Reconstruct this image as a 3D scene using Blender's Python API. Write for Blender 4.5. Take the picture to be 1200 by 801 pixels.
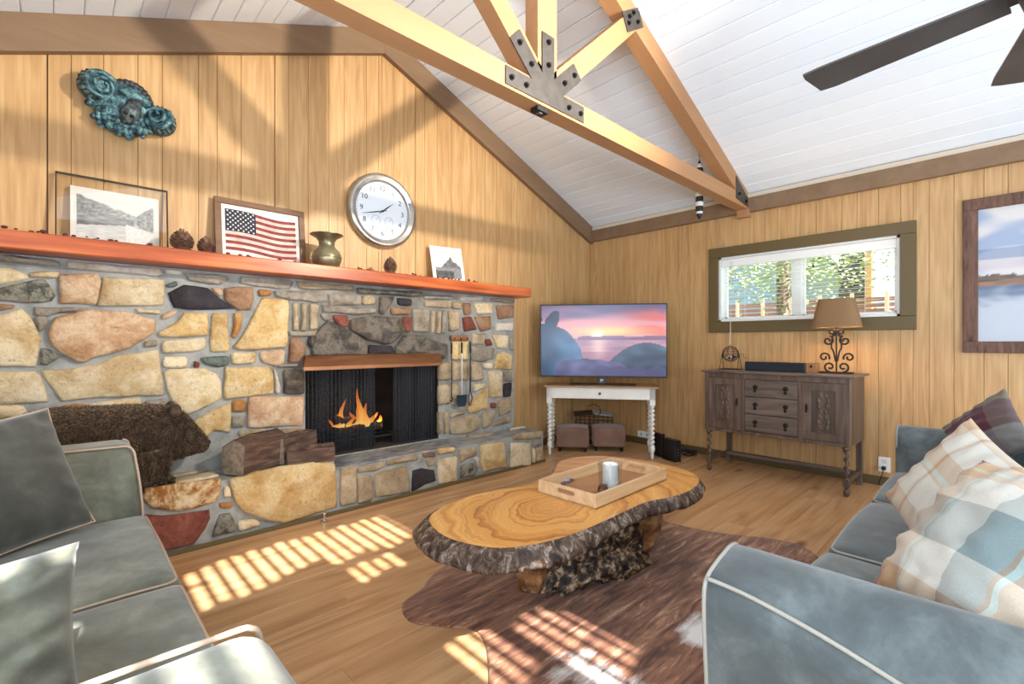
import bpy, math, random
from mathutils import Vector, Matrix, noise as mnoise

# ------------------------------------------------------------------ scene
for o in list(bpy.data.objects): bpy.data.objects.remove(o)
scene = bpy.context.scene
C = scene.collection
PI = math.pi
random.seed(7)

# camera: 16.7 mm lens, level, looking at the far corner of the room
F_PX, HORIZON, CAM_Z = 558.0, 401.5, 1.2
HEAD = math.atan2(587, 558)
VX, VY = math.cos(HEAD), math.sin(HEAD)
RX_, RY_ = math.sin(HEAD), -math.cos(HEAD)
cam = bpy.data.cameras.new('camera'); cam_o = bpy.data.objects.new('camera', cam); C.objects.link(cam_o)
cam.sensor_width = 36; cam.sensor_fit = 'HORIZONTAL'; cam.lens = F_PX/1200*36; cam.clip_start = 0.02; cam.shift_y = 0.0008
cam_o.location = (0, 0, CAM_Z); cam_o.rotation_euler = (PI/2, 0, -(PI/2-HEAD))
scene.camera = cam_o

# world: soft overcast-blue daylight
w = bpy.data.worlds.new('world'); scene.world = w; w.use_nodes = True
bg = w.node_tree.nodes['Background']; bg.inputs[0].default_value = (0.80, 0.90, 1.0, 1); bg.inputs[1].default_value = 2.0

scene.view_settings.view_transform = 'Standard'; scene.view_settings.look = 'None'
scene.view_settings.gamma = 1; scene.view_settings.use_curve_mapping = False
scene.view_settings.exposure = 0.02

def lamp(name, kind, loc, power, color=(1,1,1), size=1.0, size_y=None, aim=None, **kw):
    l = bpy.data.lights.new(name, kind); o = bpy.data.objects.new(name, l); C.objects.link(o)
    o.location = loc; l.energy = power; l.color = color
    if kind == 'AREA':
        l.size = size
        if size_y: l.shape = 'RECTANGLE'; l.size_y = size_y
    elif kind == 'SUN': l.angle = size
    else: l.shadow_soft_size = size
    if aim is not None:
        d = Vector(aim)-Vector(loc); o.rotation_euler = d.to_track_quat('-Z', 'Y').to_euler()
    for k, v in kw.items(): setattr(l, k, v)
    return o
SUN_S = 1.1
lamp('sun', 'SUN', (0, -6, 8), 22.0, (1.0, 0.98, 0.96), 0.009, aim=(0.18, 0, 8-6*SUN_S))
# area lights added behind the camera and by the left wall as soft daylight
lamp('added_daylight_back', 'AREA', (2.05, -2.5, 1.35), 310, (0.78, 0.89, 1.0), 5.0, 2.1, aim=(2.05, 0.8, 3.0))
lamp('added_daylight_left', 'AREA', (-0.82, 0.2, 1.55), 150, (0.74, 0.87, 1.0), 3.2, 1.2, aim=(2.6, 0.7, 3.1))
# unseen spot in place of a flash: throws truss shadows on the gable wall
lamp('flash_spot', 'SPOT', (2.72, -0.3, 2.88), 720, (1.0, 0.90, 0.76), 0.05, aim=(1.15, 3.8, 2.75), spot_size=math.radians(92), spot_blend=1.0)

# ------------------------------------------------------------------ pixel helpers (photo pixel -> point on a real plane)
def ray(px, py):
    u = (px-600)/F_PX; return (VX+u*RX_, VY+u*RY_, (HORIZON-py)/F_PX)
def onY(px, py, Y): d = ray(px, py); t = Y/d[1]; return Vector((t*d[0], Y, CAM_Z+t*d[2]))
def onX(px, py, X): d = ray(px, py); t = X/d[0]; return Vector((X, t*d[1], CAM_Z+t*d[2]))
def onZ(px, py, Z): d = ray(px, py); t = (Z-CAM_Z)/d[2]; return Vector((t*d[0], t*d[1], Z))
def atT(px, py, t): d = ray(px, py); return Vector((t*d[0], t*d[1], CAM_Z+t*d[2]))

# ------------------------------------------------------------------ materials
def lin(c): return c/12.92 if c <= 0.04045 else ((c+0.055)/1.055)**2.4
def S(r, g, b): return (lin(r/255), lin(g/255), lin(b/255), 1)
def nodes(name):
    m = bpy.data.materials.new(name); m.use_nodes = True; nt = m.node_tree
    return m, nt, nt.nodes['Principled BSDF']
def N(nt, t, **kw):
    n = nt.nodes.new(t)
    for k, v in kw.items():
        if k.startswith('i_'):
            n.inputs[k[2:].replace('_', ' ')].default_value = v
        else: setattr(n, k, v)
    return n
def ramp(nt, stops, interp='LINEAR'):
    r = nt.nodes.new('ShaderNodeValToRGB'); r.color_ramp.interpolation = interp
    e = r.color_ramp.elements
    while len(e) > 1: e.remove(e[-1])
    e[0].position = stops[0][0]; e[0].color = stops[0][1]
    for p, c in stops[1:]:
        x = e.new(p); x.color = c
    return r
def plain(name, col, rough=0.6, metal=0.0, emit=0, spec=None, alpha=None):
    m, nt, b = nodes(name)
    b.inputs['Base Color'].default_value = col; b.inputs['Roughness'].default_value = rough; b.inputs['Metallic'].default_value = metal
    if emit: b.inputs['Emission Color'].default_value = col; b.inputs['Emission Strength'].default_value = emit
    if spec is not None: b.inputs['Specular IOR Level'].default_value = spec
    return m
def coords(nt, scale, shuffle=True):
    tc = N(nt, 'ShaderNodeTexCoord'); mp = N(nt, 'ShaderNodeMapping'); mp.inputs['Scale'].default_value = scale
    if shuffle:
        oi = N(nt, 'ShaderNodeObjectInfo'); mu = N(nt, 'ShaderNodeMath', operation='MULTIPLY'); mu.inputs[1].default_value = 53.0
        nt.links.new(oi.outputs['Random'], mu.inputs[0])
        ad = N(nt, 'ShaderNodeVectorMath', operation='ADD')
        nt.links.new(tc.outputs['Object'], ad.inputs[0]); nt.links.new(mu.outputs[0], ad.inputs[1])
        nt.links.new(ad.outputs[0], mp.inputs['Vector'])
    else: nt.links.new(tc.outputs['Object'], mp.inputs['Vector'])
    return mp.outputs['Vector']
def textured(name, stops, scale=(5,5,5), detail=6, nrough=0.6, rough=0.7, bump=0.2, dist=0.0, rand=0.0, metal=0, bscale=None, bdist=0.01, spec=None, shuffle=True, sheen=0):
    m, nt, b = nodes(name); L = nt.links
    v = coords(nt, scale, shuffle)
    n = N(nt, 'ShaderNodeTexNoise'); n.inputs['Scale'].default_value = 1; n.inputs['Detail'].default_value = detail
    n.inputs['Roughness'].default_value = nrough; n.inputs['Distortion'].default_value = dist
    L.new(v, n.inputs['Vector'])
    r = ramp(nt, stops); L.new(n.outputs['Fac'], r.inputs[0]); col = r.outputs[0]
    if rand:
        oi = N(nt, 'ShaderNodeObjectInfo'); mr = N(nt, 'ShaderNodeMapRange'); mr.inputs[3].default_value = 1-rand; mr.inputs[4].default_value = 1+rand
        L.new(oi.outputs['Random'], mr.inputs[0]); hs = N(nt, 'ShaderNodeHueSaturation'); L.new(mr.outputs[0], hs.inputs['Value']); L.new(col, hs.inputs['Color']); col = hs.outputs[0]
    L.new(col, b.inputs['Base Color']); b.inputs['Roughness'].default_value = rough; b.inputs['Metallic'].default_value = metal
    if spec is not None: b.inputs['Specular IOR Level'].default_value = spec
    if sheen: b.inputs['Sheen Weight'].default_value = sheen
    if bump:
        h = n.outputs['Fac']
        if bscale:
            v2 = coords(nt, bscale, shuffle); n2 = N(nt, 'ShaderNodeTexNoise'); n2.inputs['Scale'].default_value = 1; n2.inputs['Detail'].default_value = 5
            L.new(v2, n2.inputs['Vector']); h = n2.outputs['Fac']
        bp = N(nt, 'ShaderNodeBump'); bp.inputs['Strength'].default_value = bump; bp.inputs['Distance'].default_value = bdist
        L.new(h, bp.inputs['Height']); L.new(bp.outputs[0], b.inputs['Normal'])
    return m
def wood(name, stops, axis='x', grain=22, along=1.2, rough=0.5, rand=0.08, bump=0.08, cathedral=0.35, knots=None, spec=None):
    """grain runs along an axis; a distorted wave gives the cathedral figure"""
    m, nt, b = nodes(name); L = nt.links
    i = 'xyz'.index(axis)
    sc = [grain]*3; sc[i] = along
    v = coords(nt, sc)
    n = N(nt, 'ShaderNodeTexNoise'); n.inputs['Scale'].default_value = 1; n.inputs['Detail'].default_value = 7; n.inputs['Roughness'].default_value = 0.65; n.inputs['Distortion'].default_value = 0.6
    L.new(v, n.inputs['Vector'])
    sw = [grain*0.22]*3; sw[i] = along*0.6
    v2 = coords(nt, sw); wv = N(nt, 'ShaderNodeTexNoise'); wv.inputs['Scale'].default_value = 1; wv.inputs['Detail'].default_value = 2; L.new(v2, wv.inputs['Vector'])
    ms = N(nt, 'ShaderNodeMath', operation='MULTIPLY'); ms.inputs[1].default_value = 42; L.new(wv.outputs['Fac'], ms.inputs[0])
    sn = N(nt, 'ShaderNodeMath', operation='SINE'); L.new(ms.outputs[0], sn.inputs[0])
    mr = N(nt, 'ShaderNodeMath', operation='MULTIPLY_ADD'); mr.inputs[1].default_value = cathedral*0.25; L.new(sn.outputs[0], mr.inputs[0]); L.new(n.outputs['Fac'], mr.inputs[2])
    r = ramp(nt, stops); L.new(mr.outputs[0], r.inputs[0]); col = r.outputs[0]
    if knots:
        sk = [6.0]*3; sk[i] = 2.6
        v3 = coords(nt, sk); vo = N(nt, 'ShaderNodeTexVoronoi'); vo.inputs['Scale'].default_value = 0.55; L.new(v3, vo.inputs['Vector'])
        rk = ramp(nt, [(0.0, (1,1,1,1)), (0.05, (0.8,0.8,0.8,1)), (0.14, (0,0,0,1))]); L.new(vo.outputs['Distance'], rk.inputs[0])
        mx = N(nt, 'ShaderNodeMixRGB'); mx.inputs[2].default_value = knots; L.new(rk.outputs[0], mx.inputs[0]); L.new(col, mx.inputs[1]); col = mx.outputs[0]
    if rand:
        oi = N(nt, 'ShaderNodeObjectInfo'); m2 = N(nt, 'ShaderNodeMapRange'); m2.inputs[3].default_value = 1-rand; m2.inputs[4].default_value = 1+rand
        L.new(oi.outputs['Random'], m2.inputs[0]); hs = N(nt, 'ShaderNodeHueSaturation'); L.new(m2.outputs[0], hs.inputs['Value']); L.new(col, hs.inputs['Color']); col = hs.outputs[0]
    L.new(col, b.inputs['Base Color']); b.inputs['Roughness'].default_value = rough
    if spec is not None: b.inputs['Specular IOR Level'].default_value = spec
    if bump:
        bp = N(nt, 'ShaderNodeBump'); bp.inputs['Strength'].default_value = bump; bp.inputs['Distance'].default_value = 0.004
        L.new(n.outputs['Fac'], bp.inputs['Height']); L.new(bp.outputs[0], b.inputs['Normal'])
    return m
def attr_mat(name, emit=0, rough=0.5, gloss=0.0):
    m, nt, b = nodes(name); a = N(nt, 'ShaderNodeAttribute'); a.attribute_name = 'Col'
    nt.links.new(a.outputs['Color'], b.inputs['Base Color']); b.inputs['Roughness'].default_value = rough
    if emit:
        nt.links.new(a.outputs['Color'], b.inputs['Emission Color']); b.inputs['Emission Strength'].default_value = emit
        for l_ in list(b.inputs['Base Color'].links): nt.links.remove(l_)
        b.inputs['Base Color'].default_value = (0.012, 0.012, 0.014, 1)
    if gloss: b.inputs['Coat Weight'].default_value = gloss; b.inputs['Coat Roughness'].default_value = 0.03
    return m
def glass(name, tint=(1,1,1,1), mix=0.12, rough=0.02):
    m = bpy.data.materials.new(name); m.use_nodes = True; nt = m.node_tree; nt.nodes.clear()
    o = N(nt, 'ShaderNodeOutputMaterial'); t = N(nt, 'ShaderNodeBsdfTransparent'); t.inputs[0].default_value = tint
    g = N(nt, 'ShaderNodeBsdfGlossy'); g.inputs['Roughness'].default_value = rough
    x = N(nt, 'ShaderNodeMixShader'); x.inputs[0].default_value = mix
    nt.links.new(t.outputs[0], x.inputs[1]); nt.links.new(g.outputs[0], x.inputs[2]); nt.links.new(x.outputs[0], o.inputs[0])
    return m

# ------------------------------------------------------------------ mesh helpers
class MB:
    def __init__(s): s.v = []; s.f = []; s.m = []; s.mi = 0
    def add(s, verts, faces, M=None):
        b = len(s.v)
        for p in verts:
            p = Vector(p)
            if M is not None: p = M @ p
            s.v.append((p.x, p.y, p.z))
        for f in faces: s.f.append([b+i for i in f]); s.m.append(s.mi)
        return s
    def box(s, x0, x1, y0, y1, z0, z1, M=None):
        v = [(x0,y0,z0),(x1,y0,z0),(x1,y1,z0),(x0,y1,z0),(x0,y0,z1),(x1,y0,z1),(x1,y1,z1),(x0,y1,z1)]
        return s.add(v, [(0,3,2,1),(4,5,6,7),(0,1,5,4),(1,2,6,5),(2,3,7,6),(3,0,4,7)], M)
    def bbox(s, x0, x1, y0, y1, z0, z1, c=0.005, M=None):
        """chamfered box"""
        return s.rbox(((x0+x1)/2, (y0+y1)/2, (z0+z1)/2), (x1-x0, y1-y0, z1-z0), c, 0, 1, M)
    def rbox(s, cen, size, r, n=4, k=3, M=None, warp=None):
        h = [x/2 for x in size]; r = min(r, min(h)*0.999)
        def line(hh):
            a = [-hh + r*(1-math.cos(PI/2*i/k))*1.0 for i in range(k+1)] if k > 1 else [-hh, -hh+r]
            inner = [-hh+r + (2*hh-2*r)*i/(n+1) for i in range(1, n+1)]
            return a + inner + [-x for x in reversed(a)]
        ls = [line(x) for x in h]; idx = {}; vs = []; fs = []
        def vid(p):
            key = tuple(round(c, 6) for c in p)
            if key not in idx:
                q = [max(-(h[i]-r), min(h[i]-r, p[i])) for i in range(3)]
                d = Vector([p[i]-q[i] for i in range(3)])
                nz = sum(1 for i in range(3) if abs(d[i]) > 1e-9)
                if k == 1:
                    w_ = Vector(p)
                    if nz >= 2:
                        # chamfer: pull the corner in
                        w_ = Vector([q[i] + d[i]*(0.5 if nz == 2 else 0.36) for i in range(3)])
                else:
                    w_ = Vector(q) + (d.normalized()*r if d.length > 1e-9 else d)
                w_ = w_ + Vector(cen)
                if warp: w_ = Vector(warp(w_))
                idx[key] = len(vs); vs.append(w_)
            return idx[key]
        for ax in range(3):
            u, v_ = (ax+1) % 3, (ax+2) % 3
            for sg in (-1, 1):
                for i in range(len(ls[u])-1):
                    for j in range(len(ls[v_])-1):
                        q = []
                        for (a, b_) in ((i,j),(i+1,j),(i+1,j+1),(i,j+1)):
                            p = [0,0,0]; p[ax] = sg*h[ax]; p[u] = ls[u][a]; p[v_] = ls[v_][b_]; q.append(vid(p))
                        if len(set(q)) >= 3:
                            q2 = []
                            for t in q:
                                if t not in q2: q2.append(t)
                            fs.append(q2 if sg > 0 else q2[::-1])
        return s.add(vs, fs, M)
    def tube(s, pts, r, n=8, closed=False, cap=True, M=None):
        pts = [Vector(p) for p in pts]; m = len(pts); rad = r if callable(r) else (lambda i: r)
        vs = []; fs = []; up = None
        for i, p in enumerate(pts):
            a = pts[(i-1) % m] if (closed or i > 0) else p
            b = pts[(i+1) % m] if (closed or i < m-1) else p
            t = (b-a).normalized() if (b-a).length > 1e-9 else Vector((0,0,1))
            if up is None:
                up = Vector((0,0,1)) if abs(t.z) < 0.9 else Vector((1,0,0))
            x = t.cross(up)
            if x.length < 1e-6: x = t.cross(Vector((0,1,0.3)))
            x.normalize(); y = x.cross(t).normalized(); up = y
            for j in range(n):
                q = 2*PI*j/n; vs.append(p + (x*math.cos(q)+y*math.sin(q))*rad(i))
        for i in range(m if closed else m-1):
            for j in range(n):
                k = (i+1) % m
                fs.append((i*n+j, i*n+(j+1) % n, k*n+(j+1) % n, k*n+j))
        if cap and not closed:
            fs.append(tuple(range(n))[::-1]); fs.append(tuple((m-1)*n+j for j in range(n)))
        return s.add(vs, fs, M)
    def cyl(s, p0, p1, r, n=16, r1=None, M=None):
        return s.tube([p0, p1], (lambda i: r if i == 0 else (r if r1 is None else r1)), n, M=M)
    def lathe(s, prof, n=24, cen=(0,0,0), M=None, caps=True):
        vs = []; fs = []
        for (r, z) in prof:
            for j in range(n):
                a = 2*PI*j/n; vs.append((cen[0]+r*math.cos(a), cen[1]+r*math.sin(a), cen[2]+z))
        for i in range(len(prof)-1):
            for j in range(n):
                fs.append((i*n+j, i*n+(j+1) % n, (i+1)*n+(j+1) % n, (i+1)*n+j))
        if caps:
            if prof[0][0] > 1e-6: fs.append(tuple(range(n))[::-1])
            if prof[-1][0] > 1e-6: fs.append(tuple((len(prof)-1)*n+j for j in range(n)))
        return s.add(vs, fs, M)
    def loft(s, secs, closed=True, cap=True, M=None):
        n = len(secs[0]); vs = [p for q in secs for p in q]; fs = []
        for i in range(len(secs)-1):
            for j in range(n if closed else n-1):
                fs.append((i*n+j, i*n+(j+1) % n, (i+1)*n+(j+1) % n, (i+1)*n+j))
        if cap:
            fs.append(tuple(range(n))[::-1]); fs.append(tuple((len(secs)-1)*n+j for j in range(n)))
        return s.add(vs, fs, M)
    def prism(s, poly, d, M=None):
        """poly of 3D points, extruded by vector d"""
        n = len(poly); d = Vector(d); a = [Vector(p) for p in poly]; vs = a+[p+d for p in a]
        fs = [tuple(range(n))[::-1], tuple(range(n, 2*n))]+[(j, (j+1) % n, n+(j+1) % n, n+j) for j in range(n)]
        return s.add(vs, fs, M)
    def ball(s, c, r, n=10, m=7, sc=(1,1,1), M=None, fn=None):
        vs = []; fs = []; c = Vector(c)
        for i in range(m+1):
            th = PI*i/m
            for j in range(n):
                a = 2*PI*j/n; d = Vector((math.sin(th)*math.cos(a), math.sin(th)*math.sin(a), math.cos(th)))
                k = r*(fn(d) if fn else 1); vs.append(c+Vector((d.x*sc[0], d.y*sc[1], d.z*sc[2]))*k)
        for i in range(m):
            for j in range(n):
                fs.append((i*n+j, (i+1)*n+j, (i+1)*n+(j+1) % n, i*n+(j+1) % n))
        return s.add(vs, fs, M)
    def grid(s, nx, ny, fn, M=None):
        vs = [fn(i/nx, j/ny) for j in range(ny+1) for i in range(nx+1)]
        fs = [(j*(nx+1)+i, j*(nx+1)+i+1, (j+1)*(nx+1)+i+1, (j+1)*(nx+1)+i) for j in range(ny) for i in range(nx)]
        return s.add(vs, fs, M)
    def mesh(s, name, mats, smooth=False):
        me = bpy.data.meshes.new(name); me.from_pydata(s.v, [], s.f)
        for m in (mats if isinstance(mats, (list, tuple)) else [mats]): me.materials.append(m)
        if any(s.m): me.polygons.foreach_set('material_index', s.m)
        if smooth: me.polygons.foreach_set('use_smooth', [True]*len(s.f))
        me.validate(); me.update()
        return me
    def build(s, name, mats, parent=None, smooth=False, loc=None, fix=True):
        me = s.mesh(name, mats, smooth)
        if fix:
            import bmesh
            bm = bmesh.new(); bm.from_mesh(me); bmesh.ops.recalc_face_normals(bm, faces=bm.faces); bm.to_mesh(me); bm.free()
        if smooth == 'auto':
            me.set_sharp_from_angle(angle=math.radians(38))
        o = bpy.data.objects.new(name, me); C.objects.link(o)
        if parent: o.parent = parent
        if loc is not None: o.location = loc
        return o
def tag(o, label=None, cat=None, group=None, kind=None):
    if label: o['label'] = label
    if cat: o['category'] = cat
    if group: o['group'] = group
    if kind: o['kind'] = kind
    return o
def thing(name, label, cat, loc=(0,0,0), rz=0, group=None, kind=None):
    o = bpy.data.objects.new(name, None); C.objects.link(o); o.location = loc; o.rotation_euler = (0,0,rz); o.empty_display_size = 0.1
    return tag(o, label, cat, group, kind)
def T(loc=(0,0,0), rx=0, ry=0, rz=0, sc=None):
    m = Matrix.Translation(Vector(loc)) @ Matrix.Rotation(rz, 4, 'Z') @ Matrix.Rotation(ry, 4, 'Y') @ Matrix.Rotation(rx, 4, 'X')
    if sc is not None: m = m @ Matrix.Diagonal((*sc, 1))
    return m
def smooth_loop(pts, k=4):
    """closed Catmull-Rom through 2D/3D points"""
    out = []; n = len(pts); P = [Vector(p) for p in pts]
    for i in range(n):
        a, b, c, d = P[(i-1) % n], P[i], P[(i+1) % n], P[(i+2) % n]
        for j in range(k):
            t = j/k; out.append(0.5*((2*b)+(c-a)*t+(2*a-5*b+4*c-d)*t*t+(3*b-a-3*c+d)*t**3))
    return out
def smooth_path(pts, k=5):
    P = [Vector(p) for p in pts]; out = []; n = len(P)
    for i in range(n-1):
        a = P[max(i-1, 0)]; b = P[i]; c = P[i+1]; d = P[min(i+2, n-1)]
        for j in range(k):
            t = j/k; out.append(0.5*((2*b)+(c-a)*t+(2*a-5*b+4*c-d)*t*t+(3*b-a-3*c+d)*t**3))
    out.append(P[-1]); return out
def nz(p, s=1.0, o=0): return mnoise.noise(Vector((p[0]*s+o, p[1]*s+o*1.7, p[2]*s+o*0.3)))
def picture(name, w_, h_, nx, ny, fn, mat, parent, M):
    """flat printed picture: colours per cell computed by fn(u, v) -> sRGB 0..1, lies in local XZ facing -Y"""
    mb = MB(); mb.grid(nx, ny, lambda u, v: ((u-0.5)*w_, 0, v*h_), M)
    me = mb.mesh(name, mat); ca = me.color_attributes.new('Col', 'FLOAT_COLOR', 'POINT')
    i = 0
    for j in range(ny+1):
        for k in range(nx+1):
            c = fn(k/nx, j/ny); ca.data[i].color = (lin(max(0,min(1,c[0]))), lin(max(0,min(1,c[1]))), lin(max(0,min(1,c[2]))), 1); i += 1
    o = bpy.data.objects.new(name, me); C.objects.link(o); o.parent = parent
    return o
def mixc(a, b, t):
    t = max(0, min(1, t)); return tuple(a[i]+(b[i]-a[i])*t for i in range(3))
def sst(a, b, x):
    t = max(0, min(1, (x-a)/(b-a))); return t*t*(3-2*t)
# ------------------------------------------------------------------ palette
m_panel = wood('oak_panelling', [(0.2, S(166,126,78)), (0.5, S(192,151,100)), (0.8, S(208,172,122))], 'z', 34, 1.3, 0.45, 0.03, 0.03, 0.28)
m_groove = plain('panel_groove', S(142,105,66), 0.8)
m_floor = wood('oak_floor', [(0.16, S(128,90,58)), (0.34, S(172,128,86)), (0.52, S(194,150,106)), (0.8, S(210,172,128))], 'x', 16, 0.8, 0.32, 0.07, 0.04, 0.30, knots=S(112,78,50))
m_under = plain('floor_joint', S(110,80,56), 0.8)
m_white = textured('painted_ceiling', [(0.3, S(236,243,249)), (0.7, S(242,248,253))], (3,0.5,3), 3, rough=0.55, bump=0.03, rand=0.015)
m_ceilgap = plain('ceiling_joint', S(150,152,156), 0.9)
m_beam = wood('tan_painted_beam', [(0.2, S(166,119,79)), (0.8, S(182,136,94))], 'x', 8, 0.8, 0.55, 0.02, 0.05, 0.2)
m_trim = wood('brown_trim', [(0.2, S(118,92,67)), (0.8, S(140,112,84))], 'x', 8, 0.8, 0.6, 0.02, 0.05, 0.2)
m_olive = plain('olive_brown_paint', S(96,80,46), 0.5)
m_steel = textured('blackened_steel', [(0.3, S(52,47,44)), (0.7, S(76,70,66))], (14,14,14), 4, rough=0.5, bump=0.05, metal=0.15)
m_bolt = plain('black_bolt', S(30,28,27), 0.4, 0.6)
m_black = plain('black_plastic', S(20,20,22), 0.35)
m_blackmatte = plain('matte_black', S(14,14,15), 0.8)
m_whitep = plain('white_paint', S(236,236,232), 0.4)

RIDGE, PEAK, SLOPE = 2.05, 3.93, 0.413
XL, XR, YA, YB = -0.91, 5.03, 3.81, -2.6
def ceil(x): return PEAK-SLOPE*abs(x-RIDGE)

# ------------------------------------------------------------------ floor
floor = MB().box(XL-0.1, XR+0.1, YB-0.1, YA+0.1, -0.06, -0.012).build('floor', m_under); tag(floor, 'light oak plank floor of the living room', kind='structure')
rng = random.Random(3)
def board_mesh(name, a0, a1, b0, b1, t, c, mat, axis='x', flip=1):
    """board lying along axis a, chamfered along its two long edges; thickness up"""
    prof = [(b0, -t), (b1, -t), (b1, -c), (b1-c, 0), (b0+c, 0), (b0, -c)]
    mb = MB(); mb.prism([(a0, y, z) for y, z in prof], (a1-a0, 0, 0)); return mb
y = -0.75; row = 0
while y < YA:
    y1 = min(y+0.19, YA)
    x = XL - rng.uniform(0, 1.6)
    xe = XR if y1 < 3.3 or True else XR
    while x < XR:
        L_ = rng.choice([1.25, 1.6, 1.85, 2.1]); a0 = max(x, XL); a1 = min(x+L_, XR)
        if a1-a0 > 0.05 and not (y > 3.3 and a1 < 3.5):
            cx = (a0+a1)/2; cy = (y+y1)/2
            board_mesh('floor_plank', a0-cx+0.0006, a1-cx-0.0006, y-cy+0.0004, y1-cy-0.0004, 0.012, 0.0012, m_floor).build('floor_plank', m_floor, floor, loc=(cx, cy, 0))
        x += L_
    y += 0.19; row += 1

# ------------------------------------------------------------------ gable wall with the fireplace
FX1 = 3.45         # right end of the stone fireplace
wallA = MB()
wallA.prism([(XL-0.1, YA+0.022, 1.55), (FX1-0.02, YA+0.022, 1.55), (FX1-0.02, YA+0.022, -0.05), (XR+0.1, YA+0.022, -0.05), (XR+0.1, YA+0.022, ceil(XR)+0.05), (RIDGE, YA+0.022, PEAK+0.1), (XL-0.1, YA+0.022, ceil(XL)+0.05)], (0, 0.08, 0))
wallA = wallA.build('wall_fireplace', m_groove); tag(wallA, 'gable wall of golden oak panelling above the stone fireplace', kind='structure')
widths = [0.10, 0.145, 0.165, 0.125, 0.20, 0.11, 0.15, 0.225]
def panel_board(mbname, parent, a0, a1, zb, zt0, zt1, plane, axis):
    g = 0.0008
    cx = (a0+a1)/2
    if axis == 'x':
        pts = [(a0-cx+g, zb), (a1-cx-g, zb), (a1-cx-g, zt1), (a0-cx+g, zt0)]
        if isinstance(zt0, tuple): pass
        n = len(pts); t = 0.02; c = 0.0022
        back = [(x_, 0.0+t, z_) for x_, z_ in pts]
        mid = [(x_, c, z_) for x_, z_ in pts]
        fr = [(x_+(c if k in (0, 3) else -c), 0, z_) for k, (x_, z_) in enumerate(pts)]
        loc = (cx, plane, 0)
    else:
        pts = [(a0-cx+g, zb), (a1-cx-g, zb), (a1-cx-g, zt1), (a0-cx+g, zt0)]
        t = 0.02; c = 0.0022
        back = [(t, x_, z_) for x_, z_ in pts]; mid = [(c, x_, z_) for x_, z_ in pts]
        fr = [(0, x_+(c if k in (0, 3) else -c), z_) for k, (x_, z_) in enumerate(pts)]
        loc = (plane, cx, 0)
    mb = MB(); mb.loft([back, mid, fr]); mb.build('panel_board', m_panel, parent, loc=loc)
edges = []; seams = set(); x = 1.17-1.22*2; k = 0
while x < XR:
    edges.append(x); seams.add(round(x, 4)) if k % 8 == 0 else None; x += widths[k % 8]; k += 1
edges.append(XR)
edges = [e for e in edges if e > XL]; edges = [XL]+edges
for a0, a1 in zip(edges[:-1], edges[1:]):
    segs = [(a0, a1)]
    if a0 < RIDGE < a1: segs = [(a0, RIDGE), (RIDGE, a1)]
    for (s0, s1) in segs:
        if s1-s0 < 0.008: continue
        zb = 1.60 if s1 < FX1 else 0.0
        panel_board('b', wallA, s0+(0.0018 if round(s0, 4) in seams else 0), s1-(0.0018 if round(s1, 4) in seams else 0), zb, ceil(s0)-0.02, ceil(s1)-0.02, YA, 'x')

# ------------------------------------------------------------------ window wall
WY0, WY1, WZ0, WZ1 = 0.64, 2.13, 1.42, 2.09   # opening
wallB = MB()
wallB.box(XR+0.022, XR+0.16, YB-0.1, WY0, -0.05, ceil(XR)+0.1); wallB.box(XR+0.022, XR+0.16, WY1, YA+0.1, -0.05, ceil(XR)+0.1)
wallB.box(XR+0.022, XR+0.16, WY0, WY1, -0.05, WZ0); wallB.box(XR+0.022, XR+0.16, WY0, WY1, WZ1, ceil(XR)+0.1)
wallB = wallB.build('wall_window', m_groove); tag(wallB, 'side wall of golden oak panelling with the small window', kind='structure')
e = [YA]; y = YA; k = 3
while y > YB:
    y -= widths[k % 8]; k += 1; e.append(max(y, YB))
for a1, a0 in zip(e[:-1], e[1:]):
    cuts = sorted(set([a0, a1]+[q for q in (WY0, WY1) if a0 < q < a1]))
    for s0, s1 in zip(cuts[:-1], cuts[1:]):
        if s1-s0 < 0.012: continue
        if s0 >= WY0-1e-6 and s1 <= WY1+1e-6:
            panel_board('b', wallB, s0, s1, 0, WZ0, WZ0, XR, 'y'); panel_board('b', wallB, s0, s1, WZ1, 2.66, 2.66, XR, 'y')
        else: panel_board('b', wallB, s0, s1, 0, 2.66, 2.66, XR, 'y')

# ------------------------------------------------------------------ walls behind the camera
wl = MB(); wl.box(XL-0.12, XL, YB, YA+0.1, -0.05, ceil(XL)+0.1)
tag(wl.build('wall_left', m_panel), 'panelled wall behind the left sofa', kind='structure')
wb = MB(); wb.prism([(XL-0.1, YB, -0.05), (XR+0.15, YB, -0.05), (XR+0.15, YB, ceil(XR)+0.05), (RIDGE, YB, PEAK+0.1), (XL-0.1, YB, ceil(XL)+0.05)], (0, -0.1, 0))
tag(wb.build('wall_back', m_panel), 'panelled wall behind the camera with the added window', kind='structure')

# ------------------------------------------------------------------ ceiling: tongue and groove boards on both slopes
# roof deck with slatted skylights added out of view to shape the sun stripes
SKY = [(0.45, 1.78, -0.78, -0.18), (1.12, 1.62, -2.38, -0.98)]
def sky_y(x, y_floor):            # where the sun ray that lands at y_floor crosses the left roof slope
    return y_floor - ceil(x)/SUN_S
OPEN = [(0.36, 1.56, 2.50, 3.02), (0.98, 1.30, 2.22, 2.44), (0.98, 1.22, 1.14, 1.56), (1.26, 1.54, 0.92, 1.47), (-0.36, 0.30, 1.29, 1.60), (-0.40, 0.02, 1.93, 2.10)]   # floor patches x0,x1,y0,y1
def blocked(x, y):
    for x0, x1, f0, f1 in OPEN:
        if x0 < x < x1 and sky_y(x, f0) < y < sky_y(x, f1): return False
    return True
co = math.cos(math.atan(SLOPE)); si = math.sin(math.atan(SLOPE))
ceilp = MB(); up = 0.03
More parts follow.
